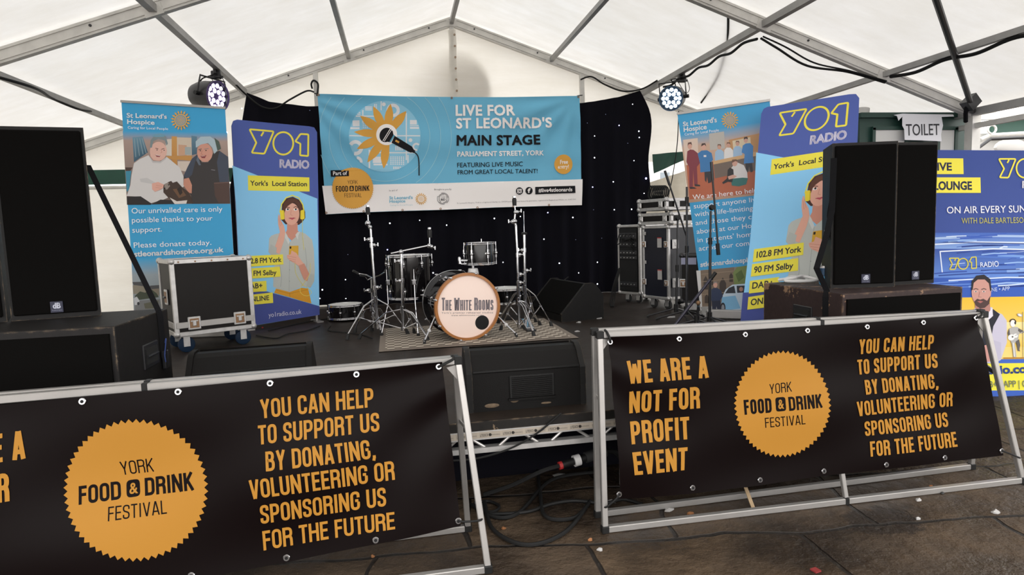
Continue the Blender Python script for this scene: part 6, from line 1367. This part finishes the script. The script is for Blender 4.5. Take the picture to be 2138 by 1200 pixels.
# right frame
TL, TR, BRt, BL = at(1252, 699, Y=2.775), at(2053, 656, Y=2.765), at(2134, 1001, z=.016), at(1263, 1104, z=.016)
rTL, rTR, rBR, rBL = at(1241, 692, Y=2.815), at(2046, 652, Y=2.805), Vector((3.13, 2.895, .016)), at(1248, 1072, z=.016)
fr = display_frame('aluminium folding frame holding the right festival banner', TL, TR, BRt, BL, rTL, rTR, rBR, rBL, ((.547, 1),))
cN = (TR-TL).cross(BL-TL).normalized()
if cN.y > 0: cN.negate()
def wr_r(a, b):
    d1 = math.hypot(a+.02, b-.0); d2 = math.hypot(a-2.1, b)
    return .028+.012*math.sin(11*math.atan2(b, a+.25)+.5)*math.exp(-d1*1.1)+.006*math.sin(10*math.atan2(b, a-2.25))*math.exp(-d2*1.0)+.006*math.sin(a*5+b*9)+.004*math.sin(b*17-a*3)+.010*math.sin(a*2.6+.6)*max(0, -b)
pR = Panel(TL, cN, wr_r, .0022, .00008)
m5R = lambda X, Y: (1200+X/2.448, 640+Y/2.448); m6R = lambda X, Y: (1680+X/2.07, 620+Y/2.07)
def badge(a, star, yk, fd, bx, amp, dr, fs):
    a.star(*star, 60, .055, OG, .02)
    a.ctext('YORK', *yk, DKB, .105, .10); a.ctext('FOOD', *fd, DKB, .17, .08); a.poly(rounded(bx, True), DKB); a.text('&', *amp, OG, .05); a.ctext('DRINK', *dr, DKB, .17, .08); a.ctext('FESTIVAL', *fs, DKB, .105, .10)
a = Art(m5R, 26)
for t_, q in (('WE ARE A', ((255, 274), (660, 247), (667, 357), (262, 388))), ('NOT FOR', ((268, 429), (620, 402), (625, 512), (270, 540))), ('PROFIT', ((272, 581), (570, 555), (573, 668), (275, 692))), ('EVENT', ((275, 731), (560, 708), (556, 822), (287, 845)))): a.ctext(t_, *q, OG, .165, .075)
badge(a, (1041, 492, 246, 272), ((975, 391), (1088, 378), (1090, 428), (977, 440)), ((843, 470), (983, 460), (985, 533), (848, 545)), [(1003, 458, 14), (1054, 454, 14), (1057, 524, 14), (1006, 529, 14)], ((1017, 469), (1043, 467), (1045, 512), (1019, 514)), ((1068, 455), (1240, 440), (1243, 508), (1072, 525)), ((948, 560), (1152, 543), (1156, 592), (952, 610)))
a.m = m6R
for t_, q in (('YOU CAN HELP', ((218, 181), (535, 160), (537, 222), (222, 245))), ('TO SUPPORT US', ((215, 269), (553, 240), (556, 302), (220, 333))), ('BY DONATING,', ((245, 356), (552, 327), (560, 390), (250, 418))), ('VOLUNTEERING OR', ((206, 448), (622, 405), (627, 468), (213, 510))), ('SPONSORING US', ((240, 533), (603, 494), (608, 556), (245, 595))), ('FOR THE FUTURE', ((263, 618), (636, 577), (642, 640), (265, 682)))): a.ctext(t_, *q, OG, .15, .075)
bR = panel_mesh('festival_banner', pR, a, DKB, 'print_vinyl', top=[(1268, 702), (1412, 697), (1549, 688), (1678, 680), (1799, 672), (1914, 663), (2030, 655)], bottom=[(1291, 1037), (1439, 1025), (1580, 1009), (1713, 990), (1840, 976), (1963, 962), (2087, 948)], nu=110, nv=50, thick=.0015, side='#171212')
tag(bR, 'dark festival banner on the right frame, its NOT FOR PROFIT EVENT words fully in view', 'banner')
# left frame
TL2, TR2, BR2, BL2 = Vector((-2.02, 2.60, .868)), at(956, 752, Y=2.625), at(1019, 1186, z=.016), Vector((-2.06, 2.50, .016))
rTR2, rBR2, rTL2, rBL2 = at(949, 749, Y=2.665), at(977, 1101, z=.016), Vector((-2.02, 2.645, .872)), Vector((-2.04, 2.86, .016))
fl = display_frame('aluminium folding frame holding the left festival banner', TL2, TR2, BR2, BL2, rTL2, rTR2, rBR2, rBL2, ((.452, 1),))
cN = (TR2-TL2).cross(BL2-TL2).normalized()
if cN.y > 0: cN.negate()
def wr_l(a, b):
    d1 = math.hypot(a-.02, b-.0)
    return .031+.013*math.sin(11*math.atan2(b, a-.2)+.3)*math.exp(-d1*1.0)+.007*math.sin(a*4.4+b*8+1)+.004*math.sin(b*15-a*3)+.016*math.exp(-((a-.0)**2)*8)*max(0, -b-.2)
pL = Panel(TR2, cN, wr_l, .0022, .00008)
m2L = lambda X, Y: (X/2.5536, 730+Y/2.5536); m3L = lambda X, Y: (480+X/2.5, 720+Y/2.5)
a = Art(m2L, 30)
for t_, q in (('WE ARE A', ((-385, 495), (152, 422), (160, 570), (-385, 648))), ('NOT FOR', ((-385, 712), (72, 643), (78, 793), (-385, 868))), ('PROFIT', ((-385, 930), (-10, 876), (-6, 1024), (-385, 1082))), ('EVENT', ((-385, 1150), (-25, 1098), (-28, 1245), (-370, 1298)))): a.ctext(t_, *q, OG, .165, .075)
badge(a, (740, 733, 384, 374), ((650, 589), (828, 568), (835, 640), (664, 660)), ((435, 718), (655, 690), (662, 785), (438, 815)), [(686, 688, 24), (757, 678, 24), (763, 768, 24), (690, 779, 24)], ((703, 703), (744, 697), (748, 752), (706, 758)), ((783, 675), (1040, 640), (1050, 735), (788, 768)), ((595, 825), (900, 788), (907, 858), (597, 898)))
a.m = m3L
for t_, q in (('YOU CAN HELP', ((165, 279), (748, 220), (752, 318), (172, 376))), ('TO SUPPORT US', ((155, 412), (778, 345), (783, 440), (160, 510))), ('BY DONATING,', ((195, 545), (752, 480), (766, 578), (200, 645))), ('VOLUNTEERING OR', ((110, 691), (855, 593), (862, 690), (120, 790))), ('SPONSORING US', ((165, 822), (812, 728), (818, 825), (170, 922))), ('FOR THE FUTURE', ((175, 960), (858, 853), (863, 940), (182, 1062)))): a.ctext(t_, *q, OG, .15, .075)
bL = panel_mesh('festival_banner', pL, a, DKB, 'print_vinyl', top=[(-270, 876), (0, 844), (181, 826), (379, 807), (567, 789), (745, 772), (922, 754)], bottom=[(-270, 1334), (0, 1275), (200, 1238), (405, 1203), (600, 1170), (785, 1129), (960, 1090)], nu=120, nv=54, thick=.0015, side='#171212')
tag(bL, 'dark festival banner on the left frame, its left words cut off', 'banner')
for ban, pn, pts in ((bR, pR, ((1271, 713), (1412, 706), (1549, 697), (1678, 689), (1799, 681), (1914, 672), (2026, 663), (1288, 1027), (1439, 1013), (1580, 998), (1713, 980), (1840, 966), (1963, 952), (2082, 938))), (bL, pL, ((-255, 885), (-20, 856), (181, 835), (379, 815), (567, 798), (745, 780), (915, 764), (-255, 1320), (10, 1262), (200, 1228), (405, 1194), (600, 1160), (785, 1120), (955, 1080)))):
    for x, y in pts:
        p = pn.pt(x, y, .003); e = MB().lathe([(.0055, -.002), (.0125, -.002), (.0135, .001), (.0115, .0035), (.0065, .0035), (.0055, .001)], p, pn.N, 22, True).build('eyelet', 'chrome', ban, smooth=True)
        MB().cyl(p-pn.N*.0012, p-pn.N*.0002, .0056, seg=14).build('eyelet_hole', 'hole', e)
def tie(pn, e, to, label_parent, r=.0045):
    p = pn.pt(*e, .004); MB().tube(spline([p-pn.N*.02, p, p.lerp(to, .4)+pn.N*.012, to, to-pn.N*.03+Z*.01], 5), r, 6).build('tie_cord', 'cable', label_parent, smooth=True)
tie(pR, (1271, 713), TL+Vector((.03, -.02, .012)), bR, .006); tie(pR, (2026, 663), TR+Vector((-.03, -.02, .012)), bR, .006); tie(pR, (1288, 1027), BL.lerp(TL, .12)+Vector((0, -.018, 0)), bR); tie(pR, (2082, 938), BRt.lerp(TR, .14)+Vector((0, -.018, 0)), bR)
tie(pL, (915, 764), TR2+Vector((-.02, -.02, .012)), bL, .006); tie(pL, (955, 1080), BR2.lerp(TR2, .24)+Vector((0, -.018, 0)), bL)
MB().bar(rTR.lerp(rBR, .3), TR.lerp(BRt, .36), .012, .02).build('stay_bar', 'black_metal', fr)

# ------------------------------------------------------------------ cables
def cable(name, label, pts, r=.011, seg=7, n=8, group=None, mat='cable'):
    return tag(MB().tube(spline(pts, n), r, seg).build(name, mat, smooth=True), label, 'cable', group)
g = lambda x, y, z=.013: at(x, y, z=z)
cable('cable', 'thick black cable looping over the paving between the two frames', [at(1240, 985, z=.02), g(1150, 1002), g(1080, 1072), g(1020, 1075), g(1012, 1048), g(1030, 1105), g(1100, 1137), g(1180, 1110), g(1232, 1045), g(1200, 1080), g(1140, 1078), g(1128, 1030), g(1122, 980), g(1118, 940)], .010)
cable('cable', 'thinner black cable curling on the paving beside the left frame leg', [g(1000, 1062), g(1030, 1072), g(1100, 1068), g(1150, 1052), g(1200, 1045), g(1262, 1050), g(1300, 1042), g(1340, 1052)], .009)
cable('cable', 'small cable loop on the dark paving just under the stage edge', [g(990, 1050), g(1020, 1046), g(1042, 1056), g(1030, 1068), g(1000, 1064), g(985, 1052)], .008)
cable('cable', 'thin black cable hanging in a slanting line across the silver truss', [at(1172, 862, Y=2.98), at(1120, 905, Y=2.965), at(1065, 936, Y=2.962), at(1000, 956, Y=2.955), at(940, 962, Y=2.95)], .005)
cable('cable', 'black mains cable lying on the stage between flight case and rug', [at(535, 700, z=DZ+.01), at(575, 706, z=DZ+.01), at(600, 697, z=DZ+.01), at(640, 690, z=DZ+.01), at(668, 680, z=DZ+.01)], .006)
cable('cable', 'black cable curling from the snare drum toward the rug', [at(690, 681, z=DZ+.008), at(686, 690, z=DZ+.008), at(720, 694, z=DZ+.008), at(760, 700, z=DZ+.008), at(778, 706, z=DZ+.012)], .005)
cable('cable', 'black cable lying along the foot of the star cloth', [at(560, 690, z=DZ+.008), at(640, 672, z=DZ+.008), at(700, 664, z=DZ+.008), at(760, 662, z=DZ+.008)], .006)
yb = lambda x, y, Y: at(x, y, Y=Y)
cable('roof_cable', 'black cable sagging in a swag from the left stage lamp to the banner corner', [yb(492, 176, 8.0), yb(512, 196, 8.2), yb(545, 222, 8.28), yb(575, 226, 8.3), yb(605, 208, 8.3), yb(640, 190, 8.35), yb(655, 192, 8.45)], .011)
cable('roof_cable', 'black cable drooping from the right gable post to the right stage lamp', [yb(1212, 166, 8.45), yb(1235, 160, 8.4), yb(1262, 176, 8.35), yb(1300, 190, 8.3), yb(1339, 186, 8.25), yb(1372, 168, 7.9)], .011)
px = RX+2.66
def along(x, y0, y1, off, n=6): return [Vector((x, y0+(y1-y0)*i/n, roof_z(x)+off-(.03 if i % 2 else 0))) for i in range(n+1)]
cable('roof_cable', 'bundle of black cables taped under the roof bar above the right stage lamp', along(px, 7.8, 5.65, -.10, 9), .014)
cable('roof_cable', 'pair of black cables sagging between two roof bars on the right', [Vector((px+.02, 5.62, roof_z(px)-.13)), yb(1622, 100, 5.55), yb(1685, 137, 5.55), yb(1770, 150, 5.55), Vector((RX+3.965, 5.52, roof_z(RX+3.965)-.11))], .011)
cable('roof_cable', 'second of two black cables sagging between the roof bars on the right', [Vector((px+.03, 5.60, roof_z(px)-.12)), yb(1640, 98, 5.53), yb(1700, 131, 5.53), yb(1775, 148, 5.53), Vector((RX+3.965, 5.50, roof_z(RX+3.965)-.10))], .008)
x3 = RX+3.965
cable('roof_cable', 'black cable run taped along the outer right roof bar towards the viewer', along(x3, 5.45, 2.7, -.07, 9), .016)
cable('roof_cable', 'black cable taped along the outer left roof bar, drooping in the middle', [Vector((RX-x3+RX, 5.2, roof_z(x3)-.10)), yb(62, 180, 5.75), yb(110, 206, 6.6), yb(165, 228, 7.0), yb(205, 236, 7.6), yb(250, 258, 8.3)], .012)
cable('hanging_cable', 'thin dark cable hanging from the right stage lamp down to the flat cases', [yb(1417, 232, 7.6), yb(1414, 300, 7.5), yb(1404, 370, 7.4), yb(1396, 410, 7.3), yb(1392, 462, 7.1)], .006)
cable('roof_mark', 'dark line of a rope lying on the outside of the right roof slope', [onplane(x, y, Vector((RX, 0, ZR+.066)), NR) for x, y in ((1520, 22), (1520, 70), (1514, 110), (1500, 155), (1480, 190), (1464, 214))], .013)
cable('wall_cable', 'short dark cable loop on the left gable post beside the banner corner', [yb(652, 185, 8.5), yb(650, 175, 8.5), yb(655, 168, 8.5), yb(664, 176, 8.5), yb(662, 200, 8.5)], .012)
# connector under the stage
cp0, cp1 = at(1150, 975, Y=3.3), at(1215, 960, Y=3.45); t = thing('power_connector', 'black power connector with a white collar under the stage edge', 'connector', tuple(cp0*Vector((1, 1, 0)).length*0+cp0) if False else (cp0.x, cp0.y, 0))
A_, B_ = Vector((.78, 3.10, .035)), Vector((.98, 3.16, .05))
A_, B_ = at(1168, 972, Y=3.12), at(1222, 955, Y=3.14)
MB().cyl(A_, B_, .02, seg=14).build('plug_body', 'black_plastic', t, smooth=True); MB().cyl(A_.lerp(B_, .55), A_.lerp(B_, .78), .031, seg=16).build('collar', 'white_plastic', t, smooth=True); MB().cyl(B_, B_+(B_-A_)*.8, .03, seg=14).build('strain_relief', 'rubber', t, smooth=True)
MB().tube(spline([A_, A_+Vector((-.1, 0, -.02)), A_+Vector((-.25, .05, -.10)), A_+Vector((-.4, .1, A_.z*-1+.02))], 6), .012, 7).build('lead', 'cable', t, smooth=True)
MB().cyl(A_.lerp(B_, -.02), A_.lerp(B_, .1), .0215, seg=14).build('red_band', 'red', t)
MB().tube(spline([B_+(B_-A_)*.8, B_+(B_-A_)*1.3+Vector((0, 0, -.04)), (B_.x+.3, B_.y+.08, .02)], 5), .013, 7).build('lead', 'cable', t, smooth=True)
# ------------------------------------------------------------------ litter on the paving and the stage
def scrap(name, label, x, y, s, mat, z=0.0, cat='litter', n=7, group=None):
    c = at(x, y, z=z+.003); P = []
    for i in range(n): a_ = 2*PI*i/n; k = s*.8*(.45+.7*random.random()); P.append((c.x+k*math.cos(a_), c.y+k*.7*math.sin(a_)))
    m = MB(); A = [m.bm.verts.new((q[0], q[1], z+.002+.012*random.random())) for q in P]; ctr = m.bm.verts.new((c.x, c.y, z+.014)); lo = [m.bm.verts.new((q[0]*.98+c.x*.02, q[1]*.98+c.y*.02, z+.001)) for q in P]
    for i in range(n): j = (i+1) % n; m.bm.faces.new((A[i], A[j], ctr)); m.bm.faces.new((A[i], lo[i], lo[j], A[j]))
    return tag(m.build(name, mat), label, cat, group)
scrap('paper_scrap', 'crumpled white paper under the right banner beside the bottom rail', 1397, 1064, .05, 'paper')
scrap('paper_scrap', 'crumpled white scrap at the left foot of the right frame', 1275, 1047, .035, 'paper')
scrap('paper_scrap', 'white torn scrap on the paving below the middle of the right frame', 1919, 1044, .03, 'paper')
scrap('paper_scrap', 'white paper lying right of the right frame on the paving near its end', 2078, 1069, .03, 'paper')
scrap('paper_scrap', 'small grey stub on the slab in front of the right frame', 1917, 1083, .016, 'paper')
scrap('paper_scrap', 'white crumpled tissue under the stage by the connector', 1172, 992, .06, 'paper')
scrap('paper_scrap', 'thin white scrap on the paving at the front between the frames', 1253, 1148, .02, 'paper')
scrap('dry_leaf', 'brown leaf inside the cable loop between the frames', 1050, 1103, .018, 'leaf', cat='leaf')
scrap('dry_leaf', 'small brown leaf near the left foot of the right frame', 1232, 1127, .015, 'leaf', cat='leaf')
scrap('dry_leaf', 'brown leaf on the slab below the left frame end', 778, 1162, .02, 'leaf', cat='leaf')
scrap('dry_leaf', 'orange brown leaf resting by the bottom rail of the right frame', 1945, 1016, .014, 'leaf', cat='leaf')
scrap('dry_leaf', 'brown debris behind the bottom rail of the right frame', 1440, 1072, .03, 'leaf', cat='leaf')
scrap('bottle_cap', 'tiny black cap on the paving below the right frame', 1968, 1030, .012, 'black_plastic', cat='cap')
tag(MB().box(at(1703, 1190, z=.004), (.03, .03, .006), Matrix.Rotation(.2, 3, 'Z')).build('red_wrapper', simple('red_foil', lin('#7d2a2c'), .5)), 'tiny red wrapper on the paving at the lower edge', 'wrapper')
p, q = at(1557, 1018, z=.05), at(1573, 1061, z=.008); tag(MB().bar(p, q, .018, .006).build('wooden_stick', 'wood_stick'), 'pale wooden stick leaning under the right festival banner', 'stick')
scrap('paper_scrap', 'white torn paper on the stage beside the rear monitor', 1247, 664, .07, 'paper', DZ)
scrap('paper_scrap', 'small white flake on the stage in front of the rear monitor', 1208, 673, .03, 'paper', DZ)
scrap('paper_scrap', 'small white flake on the stage right of the rug corner', 1205, 692, .03, 'paper', DZ)
scrap('paper_scrap', 'pale paper flat on the stage under the microphone stands', 1402, 662, .07, 'paper', DZ)
scrap('bottle_cap', 'tiny red cap on the stage at the foot of the left radio banner', 548, 684, .018, 'red', DZ, 'cap')
bk = at(338, 700, z=DZ); t = thing('paint_tub', 'small white tub with blue and orange label behind the left subwoofer', 'tub', (bk.x, 5.2, DZ)); b0 = at(336, 716, Y=5.2); 
MB().lathe([(0, 0), (.045, 0), (.05, .16), (0, .16)], (b0.x, 5.2, DZ), (0, 0, 1), 20).build('body', 'white_plastic', t, smooth=True); MB().lathe([(.0485, .03), (.0500, .08)], (b0.x, 5.2, DZ), (0, 0, 1), 20).build('label_band', simple('tub_blue', lin('#4d8fc0'), .5), t, smooth=True); MB().lathe([(.0505, .085), (.0515, .11)], (b0.x, 5.2, DZ), (0, 0, 1), 20).build('orange_band', simple('tub_orange', lin('#d3a24a'), .5), t, smooth=True)

# ------------------------------------------------------------------ repeats share a group phrase
GROUPS = {'litter': 'paper scraps on paving and stage', 'leaf': 'brown leaves and debris on the paving', 'cable': 'black cables around the stage', 'cap': 'small caps on the ground', 'microphone stand': 'microphone stands at the right of the stage',
          'loudspeaker': 'tall loudspeakers on the subwoofers', 'subwoofer': 'subwoofers at the stage edges', 'stage monitor': 'stage monitors', 'cymbal stand': 'cymbal stands around the drum kit', 'drum': 'drums of the drum kit',
          'flight case': 'flight cases on the stage', 'stage lamp': 'stage lamps under the roof', 'strap': 'ratchet straps on the speakers', 'roll-up banner': 'hospice roll-up banners', 'banner stand': 'radio banner stands', 'banner frame': 'aluminium display frames', 'cable coil': 'cable coils'}
for o in list(SC.objects):
    if o.parent is None and o.get('category') in GROUPS and not o.get('group'): o['group'] = GROUPS[o['category']]
for o in list(SC.objects):
    if o.name.startswith('festival_banner') and o.parent is None: o['group'] = 'festival banners on the frames'
